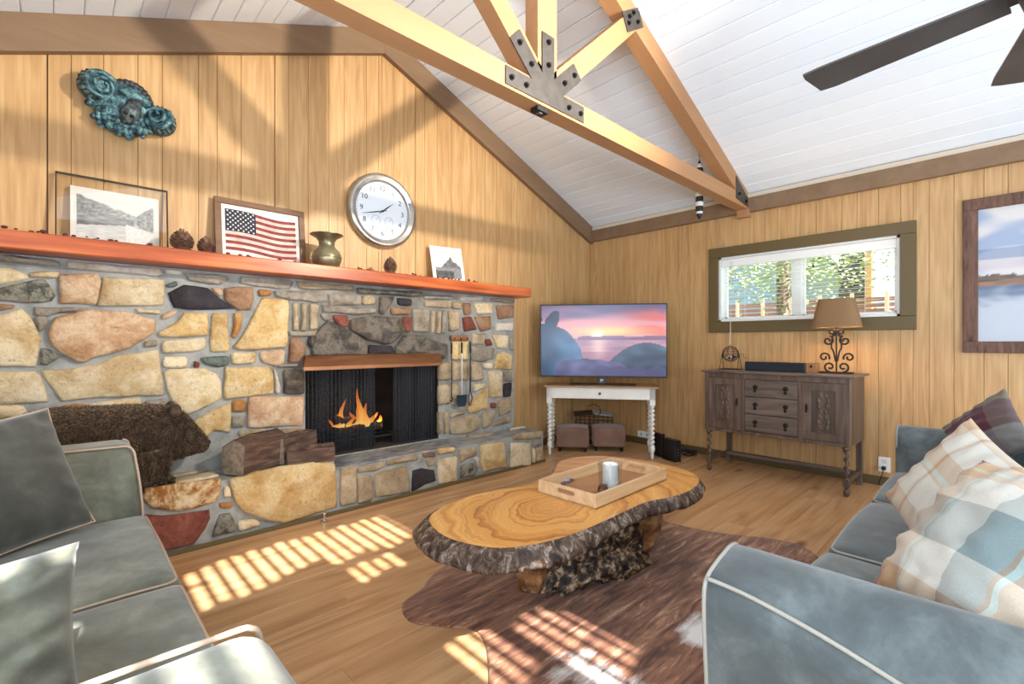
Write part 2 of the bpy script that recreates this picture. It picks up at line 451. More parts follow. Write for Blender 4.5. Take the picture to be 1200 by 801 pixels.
ceilp.prism([(RIDGE, YB, PEAK+up), (XR+0.16, YB, ceil(XR+0.16)+up), (XR+0.16, YB, ceil(XR+0.16)+up+0.06), (RIDGE, YB, PEAK+up+0.06)], (0, YA+0.1-YB, 0))
deck = ceilp.build('ceiling', m_ceilgap); tag(deck, 'vaulted ceiling of white tongue and groove boards', kind='structure')
nb = 23; bw = (XR-RIDGE)/nb
def ceil_board(x0, x1, y0, y1):
    g = 0.0016; c = 0.005; t = 0.022
    cx = (x0+x1)/2; sg = 1 if cx > RIDGE else -1; W = (x1-x0)/co
    # local: a across slope, depth up along normal
    pr = [(-W/2+g, t), (W/2-g, t), (W/2-g, c), (W/2-g-c, 0), (-W/2+g+c, 0), (-W/2+g, c)]
    cs, sn = co, -sg*si
    pts = [(a*cs - d*sn, 0, a*sn + d*cs) for a, d in pr]
    mb = MB(); mb.prism(pts, (0, y1-y0, 0)); mb.build('ceiling_board', m_white, deck, loc=(cx, y0, ceil(cx)))
for i in range(nb):
    ceil_board(RIDGE+i*bw, RIDGE+(i+1)*bw, YB, YA)
    x0, x1 = RIDGE-(i+1)*bw, RIDGE-i*bw; xm = (x0+x1)/2
    iv = []
    for ox0, ox1, f0, f1 in OPEN:
        if ox0 < xm < ox1: iv.append((sky_y(xm, f0), sky_y(xm, f1)))
    iv.sort(); cur = YB
    for a, b in iv:
        a = max(a, YB+0.02)
        if a > cur: ceil_board(x0, x1, cur, a)
        cur = max(cur, b)
    ceil_board(x0, x1, cur, YA)
# left roof deck in strips round the added skylights, and the slats in them
ld = MB()
def strip(x0, x1, y0, y1):
    ld.prism([(x0, y0, ceil(x0)+up), (x1, y0, ceil(x1)+up), (x1, y0, ceil(x1)+up+0.03), (x0, y0, ceil(x0)+up+0.03)], (0, y1-y0, 0))
xs = sorted([XL-0.1, RIDGE]+[v for o_ in OPEN for v in o_[:2]])
for x0, x1 in zip(xs[:-1], xs[1:]):
    xm = (x0+x1)/2; iv = sorted((sky_y(xm, f0), sky_y(xm, f1)) for ox0, ox1, f0, f1 in OPEN if ox0 < xm < ox1); cur = YB-0.1
    for a, b in iv:
        if a > cur: strip(x0, x1, cur, a)
        cur = max(cur, b)
    strip(x0, x1, cur, YA+0.1)
ld.build('roof_deck', m_ceilgap, deck)
pitch = 0.076
for ox0, ox1, f0, f1 in OPEN:
    x = ox0
    while x < ox1:
        z = ceil(x)+0.05
        MB().box(-0.019, 0.019, sky_y(x, f0)-0.05, sky_y(x, f1)+0.05, 0, 0.006).build('added_skylight_slat', m_whitep, deck, loc=(x, 0, z))
        x += pitch

# ------------------------------------------------------------------ trim boards
def trim(name, mb, mat=m_trim, label=None):
    o = mb.build(name, mat); tag(o, label, kind='structure'); return o
th = 0.215; ty0 = YA-0.05
trim('trim_1', MB().prism([(XL, ty0, ceil(XL)), (RIDGE, ty0, PEAK), (RIDGE, ty0, PEAK-th), (XL, ty0, ceil(XL)-th)], (0, 0.05, 0)), label='brown rake board along the left gable slope')
trim('trim_2', MB().prism([(RIDGE+0.002, ty0, PEAK), (XR, ty0, ceil(XR)), (XR, ty0, ceil(XR)-th), (RIDGE+0.002, ty0, PEAK-th)], (0, 0.05, 0)), label='brown rake board along the right gable slope')
trim('trim_3', MB().bbox(XR-0.045, XR, YB, ty0, 2.505, 2.648, 0.004), label='brown beam board along the top of the window wall')
trim('trim_4', MB().bbox(XR-0.025, XR, YB, ty0, 2.650, 2.695, 0.004), plain('cream_moulding', S(214,200,180), 0.6), label='narrow cream moulding between ceiling and wall board')
trim('baseboard_window', MB().bbox(XR-0.014, XR, YB, YA-0.02, 0, 0.075, 0.003), m_olive, 'olive brown baseboard along the window wall')
trim('baseboard_fireplace', MB().bbox(FX1+0.1, XR-0.02, YA-0.014, YA, 0, 0.075, 0.003), m_olive, 'olive brown baseboard between fireplace and corner')
trim('trim_5', MB().bbox(-0.4, 3.56, 3.252, 3.262, 0.0, 0.028, 0.002), m_olive, 'thin olive strip along the foot of the hearth')

# ------------------------------------------------------------------ window with blinds
m_blind = plain('white_blind', S(240,240,236), 0.5)
win = thing('window_1', 'small slider window with white blinds in an olive frame', None, (XR, (WY0+WY1)/2, WZ0), kind='structure')
hw = (WY1-WY0)/2; hh = WZ1-WZ0
cy0, cy1, cz0, cz1 = -hw-0.105, hw+0.1, -0.112, hh+0.1
def casing(y0, y1, z0, z1): return MB().bbox(-0.03, 0.001, y0, y1, z0, z1, 0.004).build('casing', m_olive, win)
casing(cy0, cy1, hh, cz1); casing(cy0, cy1, cz0, 0); casing(cy0, -hw, 0.0, hh); casing(hw, cy1, 0.0, hh)
fr = MB()
fr.box(0.0, 0.15, -hw, -hw+0.022, 0, hh); fr.box(0.0, 0.15, hw-0.022, hw, 0, hh); fr.box(0.0, 0.15, -hw, hw, 0, 0.02); fr.box(0.0, 0.15, -hw, hw, hh-0.02, hh)
fr.build('frame', m_whitep, win)
ca = onX(1000, 300, XR)
MB().box(0.075, 0.13, -0.02+0.02, 0.06, 0.02, hh-0.02).build('mullion', m_whitep, win)
for (a, b) in ((-hw+0.022, 0.0), (0.06, hw-0.022)):
    MB().box(0.104, 0.108, a, b, 0.02, hh-0.02).build('pane', glass('window_glass', (0.97,1,1,1), 0.03), win)
    sfr = MB(); sfr.box(0.09, 0.12, a, a+0.028, 0.02, hh-0.02); sfr.box(0.09, 0.12, b-0.028, b, 0.02, hh-0.02); sfr.box(0.09, 0.12, a, b, 0.02, 0.05); sfr.box(0.09, 0.12, a, b, hh-0.05, hh-0.02)
    sfr.build('sash', m_whitep, win)
slat = None; npitch = 0.036; zz = 0.045
while zz < hh-0.1:
    if slat is None:
        slat = MB().bbox(-0.012, 0.012, -hw+0.03, hw-0.03, -0.0006, 0.0006, 0.0003).build('blind_slat', m_blind, win, loc=(0.045, 0, zz))
    else:
        o = slat.copy(); C.objects.link(o); o.location = (0.045, 0, zz)
    zz += npitch
MB().bbox(0.012, 0.058, -hw+0.024, hw-0.024, hh-0.10, hh-0.022, 0.004).build('blind_valance', m_blind, win)
MB().bbox(0.03, 0.06, -hw+0.03, hw-0.03, 0.022, 0.036, 0.003).build('blind_bottom_rail', m_blind, win)
for yy in (-0.5, -0.02, 0.5): MB().cyl((0.045, yy, 0.03), (0.045, yy, hh-0.05), 0.0012, 5).build('ladder_cord', m_blind, win)
wy = onX(856, 350, XR-0.03).y-(WY0+WY1)/2
MB().cyl((-0.005, wy, hh-0.05), (-0.036, wy, hh-0.9), 0.004, 8).build('tilt_wand', plain('clear_wand', S(200,200,196), 0.3), win)

# window frames added out of view round the two daylight area lights
m_shadecloth = plain('white_roller_shade', S(236,238,240), 0.8)
w2 = thing('added_window_back', 'wide added window frame on the wall behind the camera', None, (2.05, YB, 0.3), kind='structure')
MB().box(-2.5, 2.5, 0.002, 0.01, 0.0, 2.1).build('shade', m_shadecloth, w2)
for x_ in (-2.55, -1.28, -0.03, 1.22, 2.49): MB().box(x_, x_+0.06, 0.01, 0.05, -0.05, 2.15).build('frame_post', m_whitep, w2)
for z_ in (-0.06, 2.1): MB().box(-2.55, 2.55, 0.01, 0.05, z_, z_+0.06).build('frame_rail', m_whitep, w2)
w3 = thing('added_window_left', 'row of added window frames on the wall above the left sofa', None, (XL, 0.2, 0.95), kind='structure')
MB().box(0.002, 0.01, -1.6, 1.6, 0.0, 1.2).build('shade', m_shadecloth, w3)
for y_ in (-1.65, -0.55, 0.5, 1.6): MB().box(0.01, 0.05, y_, y_+0.05, -0.05, 1.25).build('frame_post', m_whitep, w3)
for z_ in (-0.05, 1.2): MB().box(0.01, 0.05, -1.65, 1.65, z_, z_+0.05).build('frame_rail', m_whitep, w3)
# ------------------------------------------------------------------ roof truss
TY0, TY1 = 1.83, 1.94
truss = thing('roof_truss', 'tan timber roof truss with black steel plates spanning the room', 'roof truss', (RIDGE, (TY0+TY1)/2, 2.54))
TL = Vector((RIDGE, (TY0+TY1)/2, 2.54))
def beam(name, poly, y0=TY0, y1=TY1, mat=m_beam):
    mb = MB(); mb.prism([(x-TL.x, y0-TL.y, z-TL.z) for x, z in poly], (0, y1-y0, 0)); return mb.build(name, mat, truss)
beam('tie_beam', [(XL, 2.54), (XR-0.02, 2.54), (XR-0.02, 2.665), (XL, 2.665)])
rd = 0.165
beam('rafter', [(RIDGE, PEAK), (XR-0.02, ceil(XR-0.02)), (XR-0.02, ceil(XR-0.02)-0.10), (XR-0.15, ceil(XR-0.15)-rd), (RIDGE, PEAK-rd)])
beam('rafter', [(RIDGE, PEAK), (XL, ceil(XL)), (XL, ceil(XL)-0.10), (XL+0.13, ceil(XL+0.13)-rd), (RIDGE, PEAK-rd)])
KX0, KX1 = 1.94, 2.10
beam('king_post', [(KX0, 2.665), (KX1, 2.665), (KX1, PEAK-rd), (KX0, PEAK-rd)], TY0+0.001, TY1-0.012)
def strut(a, b, wd):
    a = Vector((a[0], 0, a[1])); b = Vector((b[0], 0, b[1])); d = (b-a).normalized(); n_ = Vector((-d.z, 0, d.x))*wd/2
    return [(q.x, q.z) for q in (a-n_, a+n_, b+n_, b-n_)]
beam('strut', strut((2.10, 2.70), (2.90, 3.44), 0.125), TY0+0.001, TY1-0.012)
beam('strut', strut((1.94, 2.70), (1.14, 3.44), 0.125), TY0+0.001, TY1-0.012)
beam('bearing_block', [(XR-0.05, 2.46), (XR-0.001, 2.46), (XR-0.001, 2.54), (XR-0.05, 2.54)], TY0-0.02, TY0+0.10)
def plate(polys, bolts):
    mb = MB()
    for poly in polys: mb.prism([(x-TL.x, TY0-0.007-TL.y, z-TL.z) for x, z in poly], (0, 0.007, 0))
    p = mb.build('gusset_plate', m_steel, truss)
    for (x, z) in bolts:
        b = MB(); c = (x-TL.x, TY0-TL.y, z-TL.z); b.cyl((c[0], c[1]-0.007, c[2]), (c[0], c[1]-0.014, c[2]), 0.016, 10); b.cyl((c[0], c[1]-0.014, c[2]), (c[0], c[1]-0.024, c[2]), 0.010, 6)
        b.build('bolt', m_bolt, p)
def rect_along(a, b, wd): return strut(a, b, wd)
plate([[(1.69, 2.556), (2.345, 2.556), (2.345, 2.652), (2.154, 2.652), (2.321, 2.8065), (2.249, 2.8835), (2.07, 2.718), (2.07, 2.955), (1.97, 2.955), (1.97, 2.718), (1.791, 2.8835), (1.719, 2.8065), (1.886, 2.652), (1.69, 2.652)]],
      [(1.73, 2.60), (1.84, 2.60), (2.20, 2.60), (2.31, 2.60), (2.02, 2.91), (2.02, 2.78), (2.25, 2.81), (2.16, 2.73), (1.79, 2.81), (1.88, 2.73)])
plate([rect_along((2.80, 3.39), (3.00, 3.565-0.05), 0.13)], [(2.84, 3.40), (2.90, 3.50), (2.85, 3.45), (2.955, 3.46)])
plate([rect_along((1.30, 3.39), (1.10, 3.515), 0.13)], [(1.26, 3.40), (1.20, 3.50)])
plate([[(4.70, 2.59), (4.99, 2.56), (4.99, 2.64), (4.70, 2.80)]], [(4.76, 2.64), (4.93, 2.60)])
# small black motion sensor under the tie beam
c = onY(632, 134, TY0+0.04)
t = thing('motion_sensor', 'small black sensor box screwed under the tie beam', 'sensor', (c.x, c.y, 2.54))
MB().bbox(-0.045, 0.045, -0.03, 0.03, -0.028, 0.0, 0.004).build('housing', m_black, t)
MB().lathe([(0.018, -0.034), (0.02, -0.028)], 12).build('lens', m_steel, t)

# striped ornament hanging behind the beam
c = atT(826, 220, 4.45)
t = thing('hanging_ornament', 'black and white banded ornament hanging behind the truss beam', 'ornament', (4.36, 2.03, 2.36))
m_band = {0: plain('ornament_black', S(26,26,28), 0.5), 1: plain('ornament_white', S(226,222,214), 0.5)}
zz = 0.0
prof = [(0.004, 0), (0.022, 0.03), (0.034, 0.08), (0.036, 0.16), (0.034, 0.24), (0.03, 0.30), (0.034, 0.40), (0.036, 0.46), (0.02, 0.51), (0.006, 0.55)]
mbb = MB()
def rad_at(z):
    for (r0, z0), (r1, z1) in zip(prof[:-1], prof[1:]):
        if z0 <= z <= z1: return r0+(r1-r0)*(z-z0)/(z1-z0)
    return 0.005
zs = [i*0.01 for i in range(56)]
mbb.mi = 0
for a, b in zip(zs[:-1], zs[1:]):
    mbb.mi = 0 if (a < 0.05 or int((a+0.02)/0.045) % 2 == 0) else 1
    mbb.lathe([(rad_at(a), a), (rad_at(b), b)], 14, caps=False)
mbb.build('body', [m_band[0], m_band[1]], t, smooth=True)
MB().cyl((0, 0, 0.55), (0, 0, ceil(4.36)-2.36), 0.002, 5).build('cord', m_black, t)

# ------------------------------------------------------------------ ceiling fan
FAN = Vector((2.0, -0.12, 2.20))
t = thing('ceiling_fan', 'dark grey five-blade ceiling fan hanging from the ridge', 'ceiling fan', FAN)
m_fan = textured('dark_fan', [(0.3, S(66,62,60)), (0.7, S(84,80,78))], (4,4,4), 3, rough=0.4, bump=0)
MB().cyl((0, 0, 0.1), (0, 0, PEAK-FAN.z-0.02), 0.014, 12).build('downrod', m_fan, t, smooth='auto')
MB().lathe([(0.0, -0.10), (0.05, -0.09), (0.10, -0.05), (0.115, 0.0), (0.11, 0.06), (0.05, 0.11), (0.015, 0.14)], 24).build('motor', m_fan, t, smooth='auto')
MB().lathe([(0.0, PEAK-FAN.z-0.10), (0.06, PEAK-FAN.z-0.08), (0.07, PEAK-FAN.z-0.005)], 20).build('canopy', m_fan, t, smooth='auto')
for k in range(5):
    a = math.radians(82-72*k)
    mb = MB(); Mx = T((0,0,-0.005), 0, 0, a) @ Matrix.Rotation(math.radians(10), 4, 'X')
    out = [(0.13, -0.045), (0.60, -0.068), (0.650, -0.062), (0.665, 0.040), (0.662, 0.066), (0.60, 0.068), (0.13, 0.05)]
    mb.prism([(x, y, -0.004) for x, y in out], (0, 0, 0.008), Mx); mb.build('blade', m_fan, t)
    mb = MB(); mb.box(0.09, 0.17, -0.02, 0.02, 0.0, 0.008, Mx); mb.build('blade_iron', m_fan, t)

# ------------------------------------------------------------------ stone fireplace
FY, HYF = 3.60, 3.275          # mortar planes: chimney breast and hearth front
FZ = 1.668
m_mortar = textured('grey_mortar', [(0.3, S(118,118,114)), (0.55, S(150,150,145)), (0.8, S(168,166,158))], (9,9,9), 7, rough=0.9, bump=0.5, shuffle=False, bscale=(40,40,40))
# smoke staining on the mortar above and beside the fire opening
nt = m_mortar.node_tree; b = nt.nodes['Principled BSDF']; src = b.inputs['Base Color'].links[0].from_socket
tcn = N(nt, 'ShaderNodeTexCoord'); mp = N(nt, 'ShaderNodeMapping'); mp.inputs['Location'].default_value = (-(1.95-1.3)/1.05, 0, -1.15/0.62); mp.inputs['Scale'].default_value = (1/1.05, 0, 1/0.62)
nt.links.new(tcn.outputs['Object'], mp.inputs['Vector']); ln = N(nt, 'ShaderNodeVectorMath', operation='LENGTH'); nt.links.new(mp.outputs[0], ln.inputs[0])
nn = N(nt, 'ShaderNodeTexNoise'); nn.inputs['Scale'].default_value = 4; nn.inputs['Detail'].default_value = 6; nt.links.new(tcn.outputs['Object'], nn.inputs['Vector'])
ad = N(nt, 'ShaderNodeMath', operation='MULTIPLY_ADD'); ad.inputs[1].default_value = 0.9; nt.links.new(nn.outputs['Fac'], ad.inputs[0]); nt.links.new(ln.outputs['Value'], ad.inputs[2])
rs_ = ramp(nt, [(0.75, (0.36,0.33,0.30,1)), (1.0, (0.62,0.59,0.55,1)), (1.0, (1,1,1,1))]); rs_.color_ramp.elements[2].position = 1.0
mr_ = N(nt, 'ShaderNodeMapRange'); mr_.inputs[1].default_value = 0.0; mr_.inputs[2].default_value = 1.6; nt.links.new(ad.outputs[0], mr_.inputs[0])
rs_.color_ramp.elements[0].position = 0.45; rs_.color_ramp.elements[1].position = 0.70; rs_.color_ramp.elements[2].position = 0.98
nt.links.new(mr_.outputs[0], rs_.inputs[0]); mxs_ = N(nt, 'ShaderNodeMixRGB', blend_type='MULTIPLY'); mxs_.inputs[0].default_value = 1; nt.links.new(src, mxs_.inputs[1]); nt.links.new(rs_.outputs[0], mxs_.inputs[2]); nt.links.new(mxs_.outputs[0], b.inputs['Base Color'])
def stone_mat(name, cols, sc=7, rand=0.09, bump=0.9):
    cols = [(p, (c[0]*0.86, c[1]*0.86, c[2]*0.86, 1)) for p, c in cols]
    m, nt, b = nodes(name); L = nt.links; v = coords(nt, (1, 1, 1))
    def noise(scale, det, ro, di=0.0):
        n = N(nt, 'ShaderNodeTexNoise'); n.inputs['Scale'].default_value = scale; n.inputs['Detail'].default_value = det; n.inputs['Roughness'].default_value = ro; n.inputs['Distortion'].default_value = di; L.new(v, n.inputs['Vector']); return n.outputs['Fac']
    n1 = noise(sc, 8, 0.70, 0.5); r = ramp(nt, cols); L.new(n1, r.inputs[0]); col = r.outputs[0]
    # brown weathering in broad patches
    n2 = noise(sc*0.55, 6, 0.62, 0.8); r2 = ramp(nt, [(0.50, (1,1,1,1)), (0.66, (0.72,0.60,0.46,1))]); L.new(n2, r2.inputs[0])
    x = N(nt, 'ShaderNodeMixRGB', blend_type='MULTIPLY'); x.inputs[0].default_value = 0.8; L.new(col, x.inputs[1]); L.new(r2.outputs[0], x.inputs[2]); col = x.outputs[0]
    # fine dark pits and grain
    n3 = noise(sc*7, 5, 0.7); r3 = ramp(nt, [(0.30, (0.45,0.42,0.40,1)), (0.42, (0.92,0.92,0.92,1)), (0.7, (1.08,1.08,1.08,1))]); L.new(n3, r3.inputs[0])
    x = N(nt, 'ShaderNodeMixRGB', blend_type='MULTIPLY'); x.inputs[0].default_value = 0.85; L.new(col, x.inputs[1]); L.new(r3.outputs[0], x.inputs[2]); col = x.outputs[0]
    oi = N(nt, 'ShaderNodeObjectInfo'); mr = N(nt, 'ShaderNodeMapRange'); mr.inputs[3].default_value = 1-rand; mr.inputs[4].default_value = 1+rand; L.new(oi.outputs['Random'], mr.inputs[0])
    hs = N(nt, 'ShaderNodeHueSaturation'); L.new(mr.outputs[0], hs.inputs['Value']); L.new(col, hs.inputs['Color']); L.new(hs.outputs[0], b.inputs['Base Color']); b.inputs['Roughness'].default_value = 0.88
    h = noise(18, 8, 0.68, 0.3); bp = N(nt, 'ShaderNodeBump'); bp.inputs['Strength'].default_value = bump; bp.inputs['Distance'].default_value = 0.022; L.new(h, bp.inputs['Height']); L.new(bp.outputs[0], b.inputs['Normal'])
    return m
SM = {
 'cream': stone_mat('cream_stone', [(0.28, S(196,164,116)), (0.46, S(226,204,162)), (0.6, S(234,216,184)), (0.75, S(222,190,140))]),
 'gold': stone_mat('golden_stone', [(0.25, S(184,142,84)), (0.45, S(216,180,120)), (0.6, S(230,206,158)), (0.78, S(200,158,102))]),
 'tan': stone_mat('tan_stone', [(0.25, S(128,110,86)), (0.45, S(172,152,122)), (0.62, S(196,176,144)), (0.78, S(156,132,100))]),
 'pink': stone_mat('pink_stone', [(0.25, S(160,116,84)), (0.45, S(200,160,124)), (0.6, S(220,192,158)), (0.76, S(188,138,98))]),
 'brown': stone_mat('brown_stone', [(0.25, S(104,74,54)), (0.45, S(150,112,82)), (0.6, S(172,138,108)), (0.78, S(134,92,64))]),
 'red': stone_mat('red_stone', [(0.25, S(70,34,28)), (0.45, S(128,66,52)), (0.6, S(150,88,72)), (0.78, S(96,48,38))]),
 'grey': stone_mat('grey_stone', [(0.25, S(104,96,86)), (0.45, S(150,140,126)), (0.62, S(180,170,154)), (0.78, S(128,114,98))]),
 'white': stone_mat('pale_stone', [(0.25, S(184,172,156)), (0.5, S(222,212,198)), (0.75, S(206,192,172))]),
 'soot': stone_mat('sooty_stone', [(0.28, S(34,31,29)), (0.42, S(78,72,66)), (0.56, S(126,117,104)), (0.74, S(62,54,48))]),
 'black': stone_mat('dark_stone', [(0.25, S(26,24,28)), (0.5, S(54,48,54)), (0.75, S(74,66,70))]),
 'mottle': stone_mat('mottled_stone', [(0.30, S(34,36,34)), (0.44, S(96,98,88)), (0.56, S(160,152,134)), (0.7, S(70,72,70))], 18),
 'teal': stone_mat('greenish_stone', [(0.3, S(60,70,66)), (0.5, S(110,122,112)), (0.7, S(88,92,84))], 14),
 'rust': stone_mat('rusty_cream_stone', [(0.30, S(120,72,28)), (0.46, S(168,112,52)), (0.54, S(226,200,156)), (0.7, S(240,226,200))], 5),
 'orange': stone_mat('orange_stone', [(0.25, S(140,88,40)), (0.5, S(190,134,74)), (0.75, S(210,164,110))]),
}
fp = thing('fireplace', 'wide fieldstone fireplace with raised hearth and mixed tan, grey and dark stones', 'fireplace', (1.3, 3.6, 0))
FO = Vector((1.3, 3.6, 0))
BX0, BX1, BZ0, BZ1 = 1.315, 2.50, 0.33, 1.03       # firebox opening
body = MB()
def fb(x0, x1, y0, y1, z0, z1): body.box(x0-FO.x, x1-FO.x, y0-FO.y, y1-FO.y, z0, z1)
fb(XL, BX0, FY, 4.25, 0, FZ-0.004); fb(BX1, FX1, FY, 4.25, 0, FZ-0.004); fb(BX0, BX1, FY, 4.25, BZ1, FZ-0.004); fb(BX0, BX1, FY, 4.25, 0, BZ0)
body.build('chimney_mortar', m_mortar, fp)
hb = MB(); hb.box(XL-FO.x, 1.395-FO.x, HYF-FO.y, FY-FO.y, 0, 0.372); hb.box(1.395-FO.x, 3.545-FO.x, HYF-FO.y, FY-FO.y+0.0, 0, 0.306)
hb.build('hearth_mortar', m_mortar, fp)
m_soot = textured('sooty_firebrick', [(0.3, S(10,9,9)), (0.7, S(34,30,28))], (8,8,8), 5, rough=0.9, bump=0.3)
bx = MB()
def ib(x0, x1, y0, y1, z0, z1): bx.box(x0-FO.x, x1-FO.x, y0-FO.y, y1-FO.y, z0, z1)
ib(BX0, BX0+0.01, FY+0.01, 4.2, BZ0, BZ1); ib(BX1-0.01, BX1, FY+0.01, 4.2, BZ0, BZ1); ib(BX0, BX1, 4.18, 4.2, BZ0, BZ1); ib(BX0, BX1, FY+0.01, 4.2, BZ1-0.01, BZ1); ib(BX0, BX1, FY+0.01, 4.2, BZ0, BZ0+0.012)
bx.build('firebox', m_soot, fp)

srng = random.Random(11)
def stone(pts2, kind, O, ea, eb, nrm, depth, name='stone'):
    """irregular stone: outline pts2 (a, b) on the mortar plane, standing proud along nrm by depth"""
    n = len(pts2)
    c0 = (sum(p[0] for p in pts2)/n, sum(p[1] for p in pts2)/n)
    pts2 = [(p[0]+0.0035*(p[0]-c0[0])/max(1e-6, math.hypot(p[0]-c0[0], p[1]-c0[1])), p[1]+0.0035*(p[1]-c0[1])/max(1e-6, math.hypot(p[0]-c0[0], p[1]-c0[1]))) for p in pts2]
    ctr = (sum(p[0] for p in pts2)/n, sum(p[1] for p in pts2)/n)
    size = max(max(p[0] for p in pts2)-min(p[0] for p in pts2), max(p[1] for p in pts2)-min(p[1] for p in pts2))
    area = abs(sum(pts2[i][0]*pts2[(i+1) % n][1]-pts2[(i+1) % n][0]*pts2[i][1] for i in range(n)))/2
    loop = []
    for i in range(n):
        p, q = pts2[i], pts2[(i+1) % n]; r_ = pts2[(i-1) % n]
        lq = math.hypot(q[0]-p[0], q[1]-p[1]); lr = math.hypot(r_[0]-p[0], r_[1]-p[1])
        cut = min(0.012, 0.2*min(lq, lr))
        if n <= 5:
            loop.append((p[0]+(r_[0]-p[0])*cut/max(lr, 1e-6), p[1]+(r_[1]-p[1])*cut/max(lr, 1e-6)))
        loop.append((p[0]+(q[0]-p[0])*cut/max(lq, 1e-6), p[1]+(q[1]-p[1])*cut/max(lq, 1e-6)) if n <= 5 else p)
        if lq > 0.11:
            kx = 2 if lq > 0.25 else 1
            for s_ in range(1, kx+1):
                f_ = s_/(kx+1); j = min(0.006, lq*0.03)
                loop.append((p[0]+(q[0]-p[0])*f_+srng.uniform(-j, j), p[1]+(q[1]-p[1])*f_+srng.uniform(-j, j)))
    m = len(loop); cx, cy = ctr
    tx, ty = srng.uniform(-0.05, 0.05), srng.uniform(-0.05, 0.05)
    def P(a, b, d): return ea*(a-cx)+eb*(b-cy)+nrm*(d+(tx*(a-cx)+ty*(b-cy))*(d > 0))
    ins = min(0.016, 0.13*math.sqrt(area))
    rings = [[P(a, b, -0.01) for a, b in loop], [], [], []]
    for a, b in loop:
        L_ = math.hypot(a-cx, b-cy) or 1e-6
        rings[1].append(P(a, b, depth*srng.uniform(0.5, 0.7)))
        k = 1-ins/L_; rings[2].append(P(cx+(a-cx)*k, cy+(b-cy)*k, depth*srng.uniform(0.9, 1.0)))
        k = 0.5; rings[3].append(P(cx+(a-cx)*k, cy+(b-cy)*k, depth*srng.uniform(1.0, 1.16)))
    vs = [p for r_ in rings for p in r_]+[P(cx, cy, depth*srng.uniform(1.05, 1.2))]; fs = []
    for i in range(3):
        for j in range(m): fs.append((i*m+j, i*m+(j+1) % m, (i+1)*m+(j+1) % m, (i+1)*m+j))
    for j in range(m): fs.append((3*m+j, 3*m+(j+1) % m, 4*m))
    mb = MB(); mb.add(vs, fs)
    return mb.build(name, SM[kind], fp, smooth=True, loc=O+ea*cx+eb*cy-FO)
EX, EY, EZ = Vector((1,0,0)), Vector((0,1,0)), Vector((0,0,1))
def wall_stone(kind, px, depth=0.022):
    pts = []
    for p in px:
        q = onY(p[0], p[1], FY-0.02); pts.append((max(q.x, XL+0.01), q.z))
    stone(pts, kind, Vector((0, FY, 0)), EX, EZ, -EY, depth)
def hearth_stone(kind, px, depth=0.022):
    pts = [(q.x, max(q.z, 0.004)) for q in (onY(p[0], p[1], HYF-0.018) for p in px)]
    stone(pts, kind, Vector((0, HYF, 0)), EX, EZ, -EY, depth)
def top_stone(kind, px, z, depth=0.014):
    pts = [(q.x, min(q.y, FY-0.01)) for q in (onZ(p[0], p[1], z) for p in px)]
    stone(pts, kind, Vector((0, 0, z)), EX, EY, EZ, depth)
